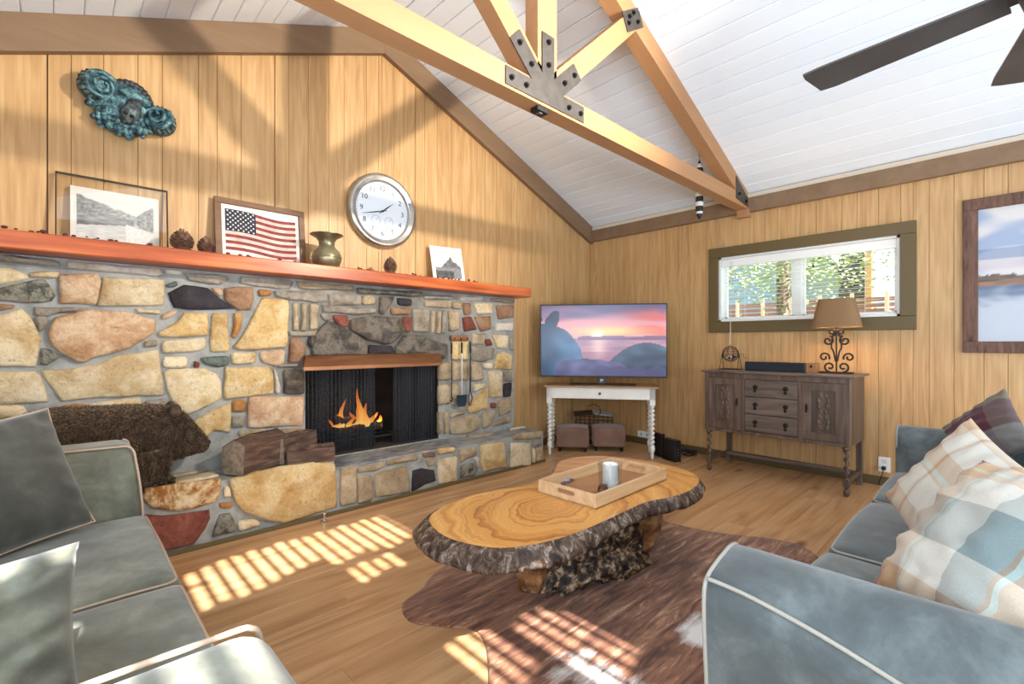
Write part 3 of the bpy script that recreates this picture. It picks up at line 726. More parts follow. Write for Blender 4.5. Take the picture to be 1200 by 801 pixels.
WS = [
('grey', [(-30,295),(10,298),(33,302),(60,304),(68,307),(70,311),(57,311),(34,309),(-30,303)]),
('white', [(80,306),(120,309),(188,315),(190,321),(184,323),(150,320),(110,316),(80,313)]),
('cream', [(-20,314),(10,314),(30,321),(33,325),(10,331),(-20,336)]),
('cream', [(35,320),(50,318),(68,319),(69,323),(66,325),(37,324)]),
('mottle', [(-12,342),(5,336),(20,333),(45,327),(52,328),(60,338),(64,346),(60,352),(50,354),(25,354),(10,352),(-10,350)]),
('pink', [(70,322),(115,321),(118,330),(115,350),(112,356),(70,355)]),
('cream', [(122,325),(192,328),(193,345),(191,357),(115,358),(118,345)]),
('teal', [(196,333),(206,329),(208,334),(203,336),(197,336)]),
('black', [(198,343),(216,334),(232,336),(243,338),(258,350),(275,361),(250,362),(222,362),(205,360),(200,350)]),
('white', [(194,316),(213,318),(213,322),(196,321)]),
('grey', [(217,320),(238,321),(265,323),(268,327),(258,333),(246,332),(222,328)]),
('grey', [(283,324),(340,327),(344,330),(340,338),(325,338),(300,335),(282,331)]),
('pink', [(249,337),(260,338),(262,344),(258,347),(250,340)]),
('brown', [(264,338),(275,336),(296,337),(297,350),(293,362),(280,363),(273,358),(264,351)]),
('orange', [(303,339),(318,340),(318,345),(305,347)]),
('gold', [(308,349),(338,352),(339,360),(338,372),(337,400),(334,406),(310,408),(280,409),(274,406),(285,393),(296,373)]),
('grey', [(322,341),(328,340),(384,344),(384,353),(370,354),(341,351),(334,349),(325,347)]),
('tan', [(348,329),(380,332),(414,335),(414,339),(405,340),(380,339),(352,337)]),
('tan', [(344,355),(350,355),(350,386),(344,386)]), ('tan', [(354,355),(360,356),(360,387),(353,387)]), ('tan', [(364,356),(374,357),(373,385),(364,386)]),
('grey', [(339,388),(372,387),(373,392),(365,394),(340,393)]),
('grey', [(386,345),(400,343),(422,346),(424,355),(420,357),(388,357)]),
('grey', [(378,357),(400,358),(420,360),(440,362),(440,366),(415,368),(380,365)]),
('red', [(391,369),(408,370),(409,382),(402,383),(393,377)]),
('grey', [(376,367),(389,368),(389,374),(380,375)]),
('soot', [(370,390),(384,376),(393,379),(408,387),(425,397),(430,405),(430,416),(375,416),(366,415),(366,400)]),
('soot', [(411,375),(438,370),(470,373),(475,387),(460,401),(451,403),(430,397),(411,386)]),
('soot', [(464,406),(474,393),(490,393),(522,403),(522,420),(512,418),(500,414),(464,414)]),
('black', [(433,404),(460,405),(462,414),(433,415)]),
('soot', [(420,337),(470,341),(494,342),(494,346),(480,347),(420,343)]),
('tan', [(425,348),(432,345),(440,348),(440,356),(426,357)]),
('soot', [(446,347),(462,348),(457,358),(450,368),(445,366)]),
('black', [(466,349),(483,350),(483,358),(468,357)]),
('brown', [(459,360),(481,360),(481,368),(459,368)]),
('red', [(473,371),(482,372),(482,388),(477,389),(474,382)]),
('grey', [(484,362),(503,362),(503,389),(485,388)]),
('tan', [(506,364),(510,364),(509,390),(506,390)]), ('tan', [(513,365),(517,365),(516,390),(512,390)]), ('grey', [(519,364),(524,364),(523,390),(518,390)]),
('tan', [(526,364),(539,365),(538,386),(527,387)]),
('grey', [(498,346),(531,347),(530,351),(498,350)]), ('tan', [(498,352),(529,353),(529,361),(498,359)]), ('tan', [(531,353),(542,354),(541,362),(531,361)]),
('white', [(540,347),(566,348),(566,352),(540,352)]), ('tan', [(576,349),(603,351),(603,355),(576,353)]),
('brown', [(543,355),(552,355),(553,367),(545,369)]), ('cream', [(556,355),(577,356),(577,367),(560,368)]), ('brown', [(582,358),(602,357),(602,371),(585,374)]),
('red', [(543,372),(552,371),(560,386),(545,388)]), ('brown', [(557,371),(575,370),(576,385),(564,388)]), ('white', [(582,379),(602,378),(601,388),(582,387)]),
('tan', [(554,391),(569,391),(567,403),(554,404)]), ('red', [(569,398),(575,397),(578,404),(571,405)]), ('cream', [(577,392),(596,393),(595,407),(584,408)]),
('grey', [(598,395),(602,395),(602,410),(598,410)]), ('grey', [(553,406),(568,406),(580,408),(578,420),(565,424),(553,421)]),
('gold', [(579,432),(583,416),(590,412),(601,416),(600,433)]), ('cream', [(567,426),(577,425),(577,431),(569,432)]), ('tan', [(553,425),(560,424),(565,430),(567,444),(553,446)]),
('tan', [(515,425),(529,424),(529,444),(515,445)]), ('tan', [(531,424),(550,424),(550,445),(531,445)]), ('gold', [(530,400),(549,400),(549,421),(530,421)]),
('cream', [(573,435),(589,435),(589,465),(575,465)]), ('grey', [(591,436),(600,436),(600,447),(591,446)]), ('black', [(591,450),(600,448),(599,464),(591,465)]),
('tan', [(515,452),(528,450),(528,472),(515,474)]), ('tan', [(530,450),(538,450),(542,472),(530,475)]),
('gold', [(551,470),(572,453),(573,479),(550,484),(548,478)]), ('cream', [(556,451),(569,449),(566,454),(556,459)]),
('red', [(576,472),(582,472),(582,478),(576,478)]), ('tan', [(584,470),(600,466),(600,482),(586,488)]),
('tan', [(528,483),(545,481),(545,485),(528,489)]), ('tan', [(528,491),(560,486),(564,494),(563,502),(544,508),(528,508)]), ('tan', [(566,483),(581,481),(579,491),(573,500),(566,502)]), ('tan', [(600,486),(599,495),(576,499),(582,493)]),
('tan', [(514,483),(518,483),(518,507),(514,508)]), ('tan', [(521,483),(525,483),(525,507),(521,508)]),
('cream', [(272,413),(300,413),(299,425),(273,426)]), ('pink', [(305,412),(334,410),(333,426),(324,429),(307,424)]),
('brown', [(341,396),(350,395),(358,404),(358,415),(350,424),(339,424)]), ('soot', [(363,394),(371,394),(365,408),(361,402)]),
('grey', [(326,427),(349,426),(350,429),(327,430)]), ('soot', [(333,433),(356,434),(356,461),(333,461)]), ('white', [(321,432),(325,436),(329,455),(327,462),(323,458)]),
('gold', [(265,430),(315,430),(320,438),(321,461),(293,464),(264,467),(263,457)]),
('cream', [(193,436),(200,433),(240,432),(253,438),(259,447),(260,466),(244,475),(213,487),(208,484),(198,460)]),
('gold', [(224,494),(256,478),(270,472),(271,486),(269,506),(251,504),(240,514),(231,515)]),
('orange', [(273,469),(288,469),(288,482),(273,482)]), ('grey', [(273,487),(287,487),(287,500),(273,501)]),
('pink', [(292,465),(356,464),(356,499),(291,501)]), ('tan', [(280,505),(311,502),(316,516),(285,520)]), ('tan', [(330,503),(356,502),(356,523),(335,522)]),
('cream', [(-20,374),(0,370),(25,362),(32,368),(40,380),(47,396),(45,412),(42,429),(0,428),(-20,428)]),
('brown', [(-10,356),(15,357),(15,361),(-10,365)]), ('grey', [(41,360),(80,360),(104,360),(98,365),(70,366),(57,370),(42,369)]), ('grey', [(42,371),(56,371),(54,383),(47,388),(42,378)]),
('pink', [(64,373),(80,368),(110,363),(150,365),(170,372),(182,374),(182,388),(170,397),(150,408),(110,418),(100,424),(90,423),(70,412),(60,403),(57,390)]),
('mottle', [(50,408),(58,410),(71,418),(55,427),(48,426),(48,415)]),
('gold', [(186,389),(210,376),(217,366),(243,367),(244,392),(215,394),(187,394)]),
('cream', [(160,361),(188,363),(188,368),(162,366)]), ('pink', [(190,369),(200,364),(208,365),(198,372),(190,374)]), ('tan', [(170,400),(183,398),(184,405),(170,406)]),
('cream', [(191,399),(241,396),(241,408),(228,412),(191,413)]), ('cream', [(192,418),(219,418),(220,430),(192,430)]), ('gold', [(249,367),(267,367),(269,412),(247,412)]),
('orange', [(275,367),(284,367),(282,385),(275,396),(272,393),(275,380)]), ('teal', [(235,419),(268,417),(268,428),(254,430),(240,426)]), ('red', [(228,423),(234,425),(233,430),(228,430)]),
('cream', [(48,434),(80,433),(115,427),(140,416),(185,410),(187,428),(191,462),(160,463),(115,465),(73,470),(62,455),(52,442)]),
('cream', [(-20,436),(40,436),(46,440),(52,455),(57,470),(20,472),(-20,472)]), ('cream', [(-20,475),(25,475),(31,482),(30,488),(-20,490)]), ('cream', [(-20,492),(15,492),(12,504),(-20,510)]),
('orange', [(60,478),(90,473),(104,474),(104,482),(60,484)]), ('cream', [(106,473),(165,466),(166,481),(106,483)]), ('grey', [(170,470),(196,466),(198,478),(175,480)]),
('tan', [(20,500),(80,490),(120,488),(120,520),(30,530)]), ('grey', [(124,488),(190,484),(215,492),(215,515),(124,520)]),
]
for kind, px in WS:
    wall_stone(kind, px, srng.uniform(0.02, 0.034) if kind not in ('soot',) else srng.uniform(0.035, 0.05))
HS = [
('rust', [(168,585),(172,573),(205,568),(258,561),(259,573),(252,588),(219,597),(205,598),(180,595)]), ('red', [(165,603),(190,605),(220,602),(245,598),(246,608),(240,620),(227,637),(205,642),(165,648)]),
('cream', [(263,570),(269,571),(271,581),(263,582)]), ('orange', [(258,590),(272,589),(271,595),(259,595)]), ('mottle', [(258,604),(270,602),(275,612),(275,623),(250,628),(252,620)]), ('cream', [(279,611),(300,608),(306,615),(281,622)]),
('gold', [(270,562),(302,553),(331,547),(390,539),(394,546),(395,594),(375,600),(333,612),(304,605),(285,598),(276,588)]),
('tan', [(400,549),(418,546),(418,589),(400,593)]), ('tan', [(420,548),(449,541),(451,546),(440,552),(420,554)]), ('tan', [(420,557),(436,557),(438,580),(436,586),(420,590)]),
('tan', [(440,556),(476,546),(479,557),(480,576),(460,580),(441,583)]), ('tan', [(454,539),(489,533),(490,539),(454,545)]), ('black', [(485,552),(495,549),(509,551),(511,563),(498,567),(489,573),(484,575)]),
('tan', [(500,539),(511,539),(509,544),(503,547)]), ('brown', [(496,531),(511,530),(511,535),(498,536)]), ('gold', [(514,526),(533,524),(533,529),(515,532)]), ('cream', [(514,539),(536,535),(536,563),(514,567)]),
('tan', [(539,527),(559,524),(560,533),(540,542)]), ('mottle', [(541,546),(554,542),(560,552),(557,557),(541,560)]), ('white', [(556,537),(561,535),(562,549),(560,548)]), ('gold', [(564,522),(591,518),(595,547),(566,553)]),
('cream', [(600,519),(622,520),(622,545),(599,548)]), ('cream', [(625,526),(627,526),(627,542),(625,542)]), ('pink', [(629,526),(636,524),(636,539),(629,541)]), ('grey', [(624,516),(635,514),(635,522),(625,523)]), ('tan', [(602,511),(613,507),(635,505),(635,512),(613,515),(603,515)]),
]
for kind, px in HS: hearth_stone(kind, px, srng.uniform(0.016, 0.026))
hx = XL+0.03
for kind, wx in (('tan', 0.3), ('gold', 0.34), ('grey', 0.25)):     # hearth front hidden behind the sofa
    stone([(hx, 0.02), (hx+wx, 0.02), (hx+wx, 0.34), (hx, 0.35)], kind, Vector((0, HYF, 0)), EX, EZ, -EY, 0.02); hx += wx+0.03
for kind, px, z in [('tan', [(181,558),(232,543),(239,547),(186,562)], 0.372), ('grey', [(176,550),(210,545),(212,549),(178,555)], 0.372), ('cream', [(182,570),(200,563),(250,553),(256,558),(215,566)], 0.372),
    ('tan', [(544,511),(560,507),(576,506),(576,509),(556,513)], 0.306), ('cream', [(590,501),(606,498),(616,500),(598,504)], 0.306), ('grey', [(480,519),(520,510),(538,512),(500,522)], 0.306)]:
    top_stone(kind, px, z)
# hearth slab in front of the fire, sooty concrete
sl = MB(); sl.bbox(1.40-FO.x, 2.55-FO.x, HYF+0.0-FO.y, FY-FO.y, 0.304, 0.322, 0.006)
sl.build('hearth_slab', textured('sooty_concrete', [(0.3, S(78,82,86)), (0.5, S(122,124,124)), (0.7, S(158,156,150))], (9,16,9), 7, rough=0.85, bump=0.4, bscale=(30,30,30)), fp)

# hood
m_copper = textured('aged_copper', [(0.3, S(120,76,48)), (0.55, S(154,104,70)), (0.75, S(170,122,88))], (3,12,12), 4, rough=0.42, bump=0.05, metal=0.55)
hd = MB(); y0 = 3.41
lo = [(1.235, y0, 1.005), (2.39, y0, 1.005), (2.53, FY-0.02, 1.005), (1.29, FY-0.02, 1.005)]
mi = [(1.235, y0, 1.03), (2.39, y0, 1.03), (2.53, FY-0.02, 1.03), (1.29, FY-0.02, 1.03)]
hi = [(1.30, FY-0.06, 1.10), (2.47, FY-0.06, 1.10), (2.50, FY-0.02, 1.11), (1.30, FY-0.02, 1.11)]
hd.loft([[Vector(p)-FO for p in q] for q in (lo, mi, hi)]); hd.build('hood', m_copper, fp)
# mesh curtains
mm = bpy.data.materials.new('chain_mesh'); mm.use_nodes = True; nt = mm.node_tree; b = nt.nodes['Principled BSDF']
b.inputs['Base Color'].default_value = S(34,36,40); b.inputs['Roughness'].default_value = 0.5; b.inputs['Metallic'].default_value = 0.4
tr = N(nt, 'ShaderNodeBsdfTransparent'); mx = N(nt, 'ShaderNodeMixShader'); mx.inputs[0].default_value = 0.72
nt.links.new(tr.outputs[0], mx.inputs[1]); nt.links.new(b.outputs[0], mx.inputs[2]); nt.links.new(mx.outputs[0], nt.nodes['Material Output'].inputs[0])
def curtain(x0, x1, n_):
    mb = MB(); nx = int((x1-x0)/0.006)
    mb.grid(nx, 4, lambda u, v: (x0+(x1-x0)*u-FO.x, FY+0.05+0.011*math.sin(u*n_*2*PI)+0.004*math.sin(u*n_*5.3+v*2)-FO.y, BZ0+0.015+(BZ1-BZ0-0.03)*v)); mb.build('mesh_curtain', mm, fp, smooth=True)
curtain(BX0+0.012, 1.90, 19); curtain(2.07, BX1-0.012, 15)
MB().cyl((BX0-FO.x, FY+0.05-FO.y, BZ1-0.015), (BX1-FO.x, FY+0.05-FO.y, BZ1-0.015), 0.006, 8).build('curtain_rod', m_black, fp)

# fire: grate, logs, flames
gx0, gx1, gz = 1.50, 2.12, 0.345
t = thing('fire_grate', 'black iron grate holding the burning logs', 'grate', (1.8, 3.86, BZ0+0.012))
for yy in (-0.14, 0.02, 0.16):
    MB().bbox(-0.33, 0.33, yy-0.009, yy+0.009, 0.055, 0.073, 0.003).build('bar', m_blackmatte, t)
for xx in (-0.3, -0.1, 0.1, 0.3):
    MB().bbox(xx-0.009, xx+0.009, -0.17, 0.19, 0.073, 0.09, 0.003).build('bar', m_blackmatte, t)
    MB().bbox(xx-0.008, xx+0.008, -0.15, -0.134, 0, 0.055, 0.002).build('leg', m_blackmatte, t); MB().bbox(xx-0.008, xx+0.008, 0.15, 0.166, 0, 0.055, 0.002).build('leg', m_blackmatte, t)
m_char = textured('charred_log', [(0.35, S(14,12,11)), (0.55, S(46,36,30)), (0.66, S(96,74,58))], (18,18,18), 6, rough=0.95, bump=0.6, bdist=0.02)
def burnlog(x, y, z, L_, r, rz, label):
    mb = MB(); pts = [(-L_/2+L_*i/8, 0.012*math.sin(i*1.3), 0.01*math.cos(i)) for i in range(9)]
    mb.tube(pts, lambda i: r*(0.9+0.14*math.sin(i*2.1)), 10)
    o = mb.build('burning_log', m_char, None, smooth='auto'); o.location = (x, y, z); o.rotation_euler = (0, 0, rz)
    tag(o, label, 'log', 'logs burning in the firebox')
zb = BZ0+0.012+0.09
burnlog(1.78, 3.79, zb+0.045, 0.52, 0.045, 0.10, 'charred log at the front of the grate'); burnlog(1.82, 3.93, zb+0.05, 0.56, 0.05, -0.08, 'charred log at the back of the grate'); burnlog(1.80, 3.86, zb+0.125, 0.44, 0.042, 0.35, 'charred log lying across the other two in the fire')
m_fl = bpy.data.materials.new('flame'); m_fl.use_nodes = True; nt = m_fl.node_tree; nt.nodes.clear()
o_ = N(nt, 'ShaderNodeOutputMaterial'); em = N(nt, 'ShaderNodeEmission'); tcn = N(nt, 'ShaderNodeTexCoord'); sp = N(nt, 'ShaderNodeSeparateXYZ')
lw = N(nt, 'ShaderNodeLayerWeight'); lw.inputs[0].default_value = 0.45
rr = ramp(nt, [(0.0, (1.0, 0.62, 0.16, 1)), (0.45, (1.0, 0.36, 0.04, 1)), (1.0, (0.8, 0.10, 0.01, 1))])
nt.links.new(tcn.outputs['Generated'], sp.inputs[0]); nt.links.new(sp.outputs['Z'], rr.inputs[0]); nt.links.new(rr.outputs[0], em.inputs[0]); em.inputs[1].default_value = 3.0
tr = N(nt, 'ShaderNodeBsdfTransparent'); ms = N(nt, 'ShaderNodeMixShader'); mul = N(nt, 'ShaderNodeMath', operation='MULTIPLY_ADD'); mul.inputs[1].default_value = 0.55; mul.inputs[2].default_value = 0.10
nt.links.new(sp.outputs['Z'], mul.inputs[0])
nt.links.new(mul.outputs[0], ms.inputs[0]); nt.links.new(em.outputs[0], ms.inputs[1]); nt.links.new(tr.outputs[0], ms.inputs[2]); nt.links.new(ms.outputs[0], o_.inputs[0])
t = thing('fire', 'yellow and orange flames rising from the logs in the fireplace', 'fire', (1.8, 3.80, zb+0.06))
frng = random.Random(5)
def flame(x, y, h, r, lean):
    mb = MB(); secs = []; n_ = 10
    for i in range(15):
        f_ = i/14; rad = r*(math.sin(min(1, f_*2.6+0.25)*PI/2)*(1-f_)**0.8)+0.001; ph = f_*5+x*30
        cx = x+lean*f_*f_+0.018*math.sin(ph)*f_; cyy = y+0.01*math.cos(ph)
        secs.append([(cx+rad*math.cos(2*PI*j/n_)*(1+0.25*math.sin(3*2*PI*j/n_+ph)), cyy+rad*0.6*math.sin(2*PI*j/n_), f_*h) for j in range(n_)])
    mb.loft(secs); mb.build('flame', m_fl, t, smooth=True)
for a in [(-0.16,0,0.13,0.035,0.02), (-0.11,0.02,0.24,0.03,0.015), (-0.19,-0.01,0.09,0.03,-0.02), (0.06,0.0,0.33,0.032,-0.05), (0.09,-0.02,0.20,0.036,-0.02), (0.14,0.0,0.11,0.04,0.05), (0.0,0.03,0.13,0.04,-0.02), (-0.06,-0.02,0.10,0.03,0.02), (0.20,0.0,0.08,0.03,0.05), (0.03,0.02,0.19,0.03,0.02)]: flame(*a)
lamp('fire_glow', 'POINT', (1.83, 3.78, 0.68), 5, (1.0, 0.42, 0.12), 0.08)

# ------------------------------------------------------------------ mantel shelf
m_mantel = wood('redwood_mantel', [(0.2, S(138,60,26)), (0.5, S(178,86,40)), (0.8, S(206,120,60))], 'x', 26, 0.9, 0.28, 0, 0.05, 0.5)
o = MB().bbox(XL-1.7, 3.51-1.7, 3.40-3.6, YA-0.005-3.6, 0, 0.092, 0.006).build('mantel_shelf', m_mantel, None, loc=(1.7, 3.6, FZ-0.002)); tag(o, 'long reddish polished wood mantel shelf above the stones', 'mantel')

# spotlight fitting added out of view to carry the flash spot
t = thing('added_spotlight', 'added black spotlight fitting behind the camera, aimed at the gable wall', 'spotlight', (2.72, -0.42, ceil(2.72)))
MB().cyl((0, 0, 0), (0, 0, 2.93-ceil(2.72)), 0.010, 8).build('stem', m_black, t)
MB().tube([(0, 0.0, 2.88-ceil(2.72)), (-0.02, 0.08, 2.879-ceil(2.72))], lambda i: [0.05, 0.06][i], 16).build('can', m_black, t)
# ------------------------------------------------------------------ television corner
m_cream_p = textured('cream_painted_wood', [(0.3, S(226,222,210)), (0.7, S(238,235,226))], (6,6,6), 4, rough=0.45, bump=0.03)
m_topw = wood('console_top_oak', [(0.2, S(150,112,76)), (0.8, S(188,148,106))], 'x', 20, 1.0, 0.4, 0, 0.05, 0.3)
FLc, FRc = Vector((3.79, 3.45, 0)), Vector((4.44, 2.53, 0))
tdir = (FRc-FLc).normalized(); TRZ = math.atan2(tdir.y, tdir.x); tw = (FRc-FLc).length
tmid = (FLc+FRc)/2; tperp = Vector((-tdir.y, tdir.x, 0))
TD = 0.36
tb = tmid+tperp*(TD/2)
con = thing('console_table', 'cream console table with barley twist legs under the television', 'table', tb, TRZ)
hw_ = tw/2; hd_ = TD/2; TH = 0.745
MB().bbox(-hw_-0.03, hw_+0.03, -hd_-0.03, hd_+0.02, TH-0.018, TH, 0.004).build('table_top', m_topw, con)
ap = MB(); ap.bbox(-hw_, hw_, -hd_, -hd_+0.018, TH-0.135, TH-0.018, 0.002); ap.bbox(-hw_, hw_, hd_-0.018, hd_, TH-0.135, TH-0.018, 0.002)
ap.bbox(-hw_, -hw_+0.018, -hd_, hd_, TH-0.135, TH-0.018, 0.002); ap.bbox(hw_-0.018, hw_, -hd_, hd_, TH-0.135, TH-0.018, 0.002); ap.build('apron', m_cream_p, con)
dr = MB().bbox(-0.22, 0.22, -hd_-0.006, -hd_, TH-0.122, TH-0.03, 0.002).build('drawer', m_cream_p, con)
kb = MB(); kb.lathe([(0.0, 0.03), (0.012, 0.028), (0.014, 0.02), (0.006, 0.012), (0.008, 0.0)], 12, M=T((0, -hd_-0.006, TH-0.076), PI/2)); kb.build('knob', plain('bronze_knob', S(84,70,54), 0.4, 0.7), dr, smooth='auto')
def twist_leg(z0, z1, r, a, turns, n=14, m=60):
    vs = []
    secs = []
    for i in range(m+1):
        f_ = i/m; z = z0+(z1-z0)*f_; th_ = turns*2*PI*f_
        secs.append([(a*math.cos(th_)+r*math.cos(2*PI*j/n), a*math.sin(th_)+r*math.sin(2*PI*j/n), z) for j in range(n)])
    mb = MB(); mb.loft(secs); return mb
for sx in (-1, 1):
    for sy in (-1, 1):
        mb = twist_leg(0.13, TH-0.20, 0.0205, 0.0065, 9, 14, 90)
        mb.bbox(-0.03, 0.03, -0.03, 0.03, TH-0.19, TH-0.018, 0.003)
        mb.lathe([(0.021, TH-0.21), (0.03, TH-0.20), (0.026, TH-0.19)], 14)
        mb.lathe([(0.012, 0), (0.018, 0.02), (0.016, 0.06), (0.026, 0.085), (0.028, 0.11), (0.022, 0.13), (0.02, 0.14)], 14)
        mb.build('leg', m_cream_p, con, smooth='auto', loc=(sx*(hw_-0.03), sy*(hd_-0.03), 0))
# television
p0 = atT(633, 400, 5.28); p1 = atT(782, 400, 5.05); td = Vector((p1.x-p0.x, p1.y-p0.y, 0)); TVW = td.length; trz = math.atan2(td.y, td.x)
tvc = Vector(((p0.x+p1.x)/2, (p0.y+p1.y)/2, TH))
tv = thing('television', 'flat screen television showing a pink sunset over blue sea rocks', 'television', tvc, trz)
z0, z1 = 0.082, 0.082+0.795
MB().bbox(-TVW/2, TVW/2, 0.0, 0.035, z0, z1, 0.004).build('housing', m_black, tv)
MB().bbox(-0.35, 0.35, -0.09, 0.09, 0, 0.012, 0.004).build('foot', m_black, tv)
MB().bbox(-0.045, 0.045, 0.005, 0.045, 0.012, z0+0.1, 0.003).build('neck', m_black, tv)
lg = MB(); lg.box(-0.020, -0.014, -0.002, 0, 0.03, 0.06); lg.box(-0.014, 0.014, -0.002, 0, 0.054, 0.06); lg.box(-0.014, 0.008, -0.002, 0, 0.042, 0.048); lg.build('badge', plain('badge_white', S(220,220,225), 0.4), tv, loc=(0, 0.004, 0))
def tvpic(u, v):
    n1 = nz((u*3.2, v*9, 0.3), 1.0); n2 = nz((u*7, v*22, 4.3), 1.0)
    top = (0.38, 0.36, 0.52); mid = (0.92, 0.62, 0.66); glow = (1.0, 0.86, 0.55)
    c = mixc(mid, top, sst(0.70, 1.0, v+0.12*n1))
    c = mixc(c, (0.93, 0.45, 0.42), 0.8*sst(0.45, 0.95, u)*sst(0.15, 0.45, n1+0.35)*(1-sst(0.85, 1.0, v)))
    c = mixc(c, glow, math.exp(-((u-0.55)/0.28)**2-((v-0.63)/0.07)**2))
    c = mixc(c, (1, 0.95, 0.85), math.exp(-((u-0.46)/0.05)**2-((v-0.58)/0.06)**2))
    if v < 0.535: c = mixc((0.55, 0.42, 0.55), (0.86, 0.62, 0.66), 0.5+0.5*n2); c = mixc(c, (0.95, 0.8, 0.75), math.exp(-((u-0.47)/0.06)**2)*0.8)
    if 0.50 < v < 0.56+0.02*nz((u*6,0,0),1) and u > 0.3: c = mixc(c, (0.44, 0.34, 0.50), 0.8)
    if v < 0.34: c = mixc(c, (0.62, 0.40, 0.52), 0.6+0.4*n2)
    # tall rock on the left
    e1 = 0.34*math.sqrt(max(0, 1-((v-0.2)/0.55)**2)) if v < 0.75 else 0
    if u < e1+0.015*n2 or ((u-0.09-(v-0.78)*0.22)/0.055)**2+((v-0.74)/0.21)**2 < 1+0.3*n2:
        s_ = 0.5+0.5*nz((u*8, v*5, 2.0), 1); c = mixc((0.06, 0.20, 0.34), (0.42, 0.62, 0.80), s_*sst(0.0, 0.3, u)+0.2*s_)
        if v > 0.66 and u < 0.17: c = mixc(c, (0.13, 0.15, 0.27), 0.75*sst(0.66, 0.8, v))
    e2 = 0.47-0.28*((u-0.85)/0.3)**2
    if v < e2 and u > 0.55: s_ = 0.5+0.5*nz((u*7, v*9, 5.0), 1); c = mixc((0.10, 0.14, 0.24), (0.50, 0.66, 0.76), s_*(0.35+1.2*max(0, v-0.12)))
    e3 = 0.24-0.9*(u-0.36)**2+0.03*nz((u*9, 0, 1), 1)
    if v < e3 and u > 0.12: s_ = 0.5+0.5*nz((u*9, v*9, 8.0), 1); c = mixc((0.16, 0.16, 0.30), (0.46, 0.46, 0.66), s_)
    if v < 0.10+0.05*math.sin(u*22)**2 and u > 0.45: c = mixc(c, (0.30, 0.28, 0.46), 0.85)
    return c
m_tv = attr_mat('screen_image', emit=1.0, rough=0.25)
picture('screen', TVW-0.024, z1-z0-0.03, 150, 84, tvpic, m_tv, tv, T((0, -0.0015, z0+0.016)))
# cable behind
cb = MB().tube(smooth_path([(-0.32, 0.05, 0.45), (-0.33, 0.06, 0.2), (-0.33, 0.07, -0.05), (-0.33, 0.06, -0.4)], 4), 0.004, 6); cb.build('power_cable', m_black, tv)

# two brown ottomans under the console
m_suede = textured('brown_suede', [(0.3, S(112,82,66)), (0.7, S(136,102,84))], (6,6,6), 5, rough=0.9, bump=0.1, sheen=0.3)
for k, (px, lab) in enumerate([(671, 'small brown suede cube ottoman under the console, nearer the fireplace'), (714, 'small brown suede cube ottoman under the console, nearer the sideboard')]):
    c = onZ(px, 530.5 if k == 0 else 530, 0.0); d_ = Vector((c.x, c.y, 0)).normalized(); c = c+d_*0.03
    t = thing('ottoman', lab, 'ottoman', (c.x, c.y, 0), TRZ+0.08, 'brown ottomans under the console')
    MB().rbox((0, 0.14, 0.155), (0.355, 0.28, 0.21), 0.025, 3, 3, warp=lambda p: (p.x*(1+0.04*p.z), p.y, p.z+0.012*(1-(p.x/0.18)**2)*(p.z > 0.2))).build('cushion', m_suede, t, smooth=True)
    for sx in (-0.14, 0.14):
        for yy in (0.04, 0.24): MB().lathe([(0.014, 0), (0.02, 0.05)], 10, (sx, yy, 0)).build('leg', m_blackmatte, t)

# magazine basket behind the ottomans
c = atT(696, 503, 5.74)
bk = thing('magazine_basket', 'dark wire basket of magazines behind the ottomans', 'basket', (c.x, c.y, 0), TRZ)
m_wick = plain('dark_wicker', S(74,52,38), 0.7)
MB().bbox(-0.21, 0.21, -0.10, 0.10, 0.0, 0.02, 0.004).build('base', m_wick, bk)
for zz in (0.08, 0.16, 0.25, 0.33):
    MB().tube([(-0.22, -0.11, zz), (0.22, -0.11, zz), (0.22, 0.11, zz), (-0.22, 0.11, zz)], 0.006, 6, closed=True).build('hoop', m_wick, bk)
for i in range(9):
    xx = -0.22+0.055*i
    for yy in (-0.11, 0.11): MB().cyl((xx*0.9, yy*0.9, 0.01), (xx, yy, 0.34), 0.0045, 6).build('stake', m_wick, bk)
MB().tube([(0.0, -0.11, 0.33)]+[(0.0+0.10*math.sin(a), -0.11, 0.36+0.075*(1-math.cos(a))) for a in [0.4*i for i in range(0, 1)]]+[(-0.08, -0.11, 0.38), (-0.07, -0.11, 0.45), (0, -0.11, 0.475), (0.07, -0.11, 0.45), (0.08, -0.11, 0.38), (0.05, -0.11, 0.33)], 0.006, 6).build('handle', m_wick, bk, smooth=True)
for k, (x_, a_, col, lab) in enumerate([(-0.12, -0.12, (30,30,34), 'black magazine lying over the left rim of the wire basket'), (0.10, 0.16, (176,180,186), 'grey magazine sticking out of the right of the wire basket')]):
    M_ = T(bk.location, 0, 0, TRZ) @ T((x_, 0, 0.345), 0.1, a_, 0.1)
    o = MB().bbox(-0.12, 0.12, -0.085, 0.085, 0, 0.018, 0.003).build('magazine', plain('magazine_cover', S(*col), 0.35)); o.matrix_world = M_; tag(o, lab, 'magazine')

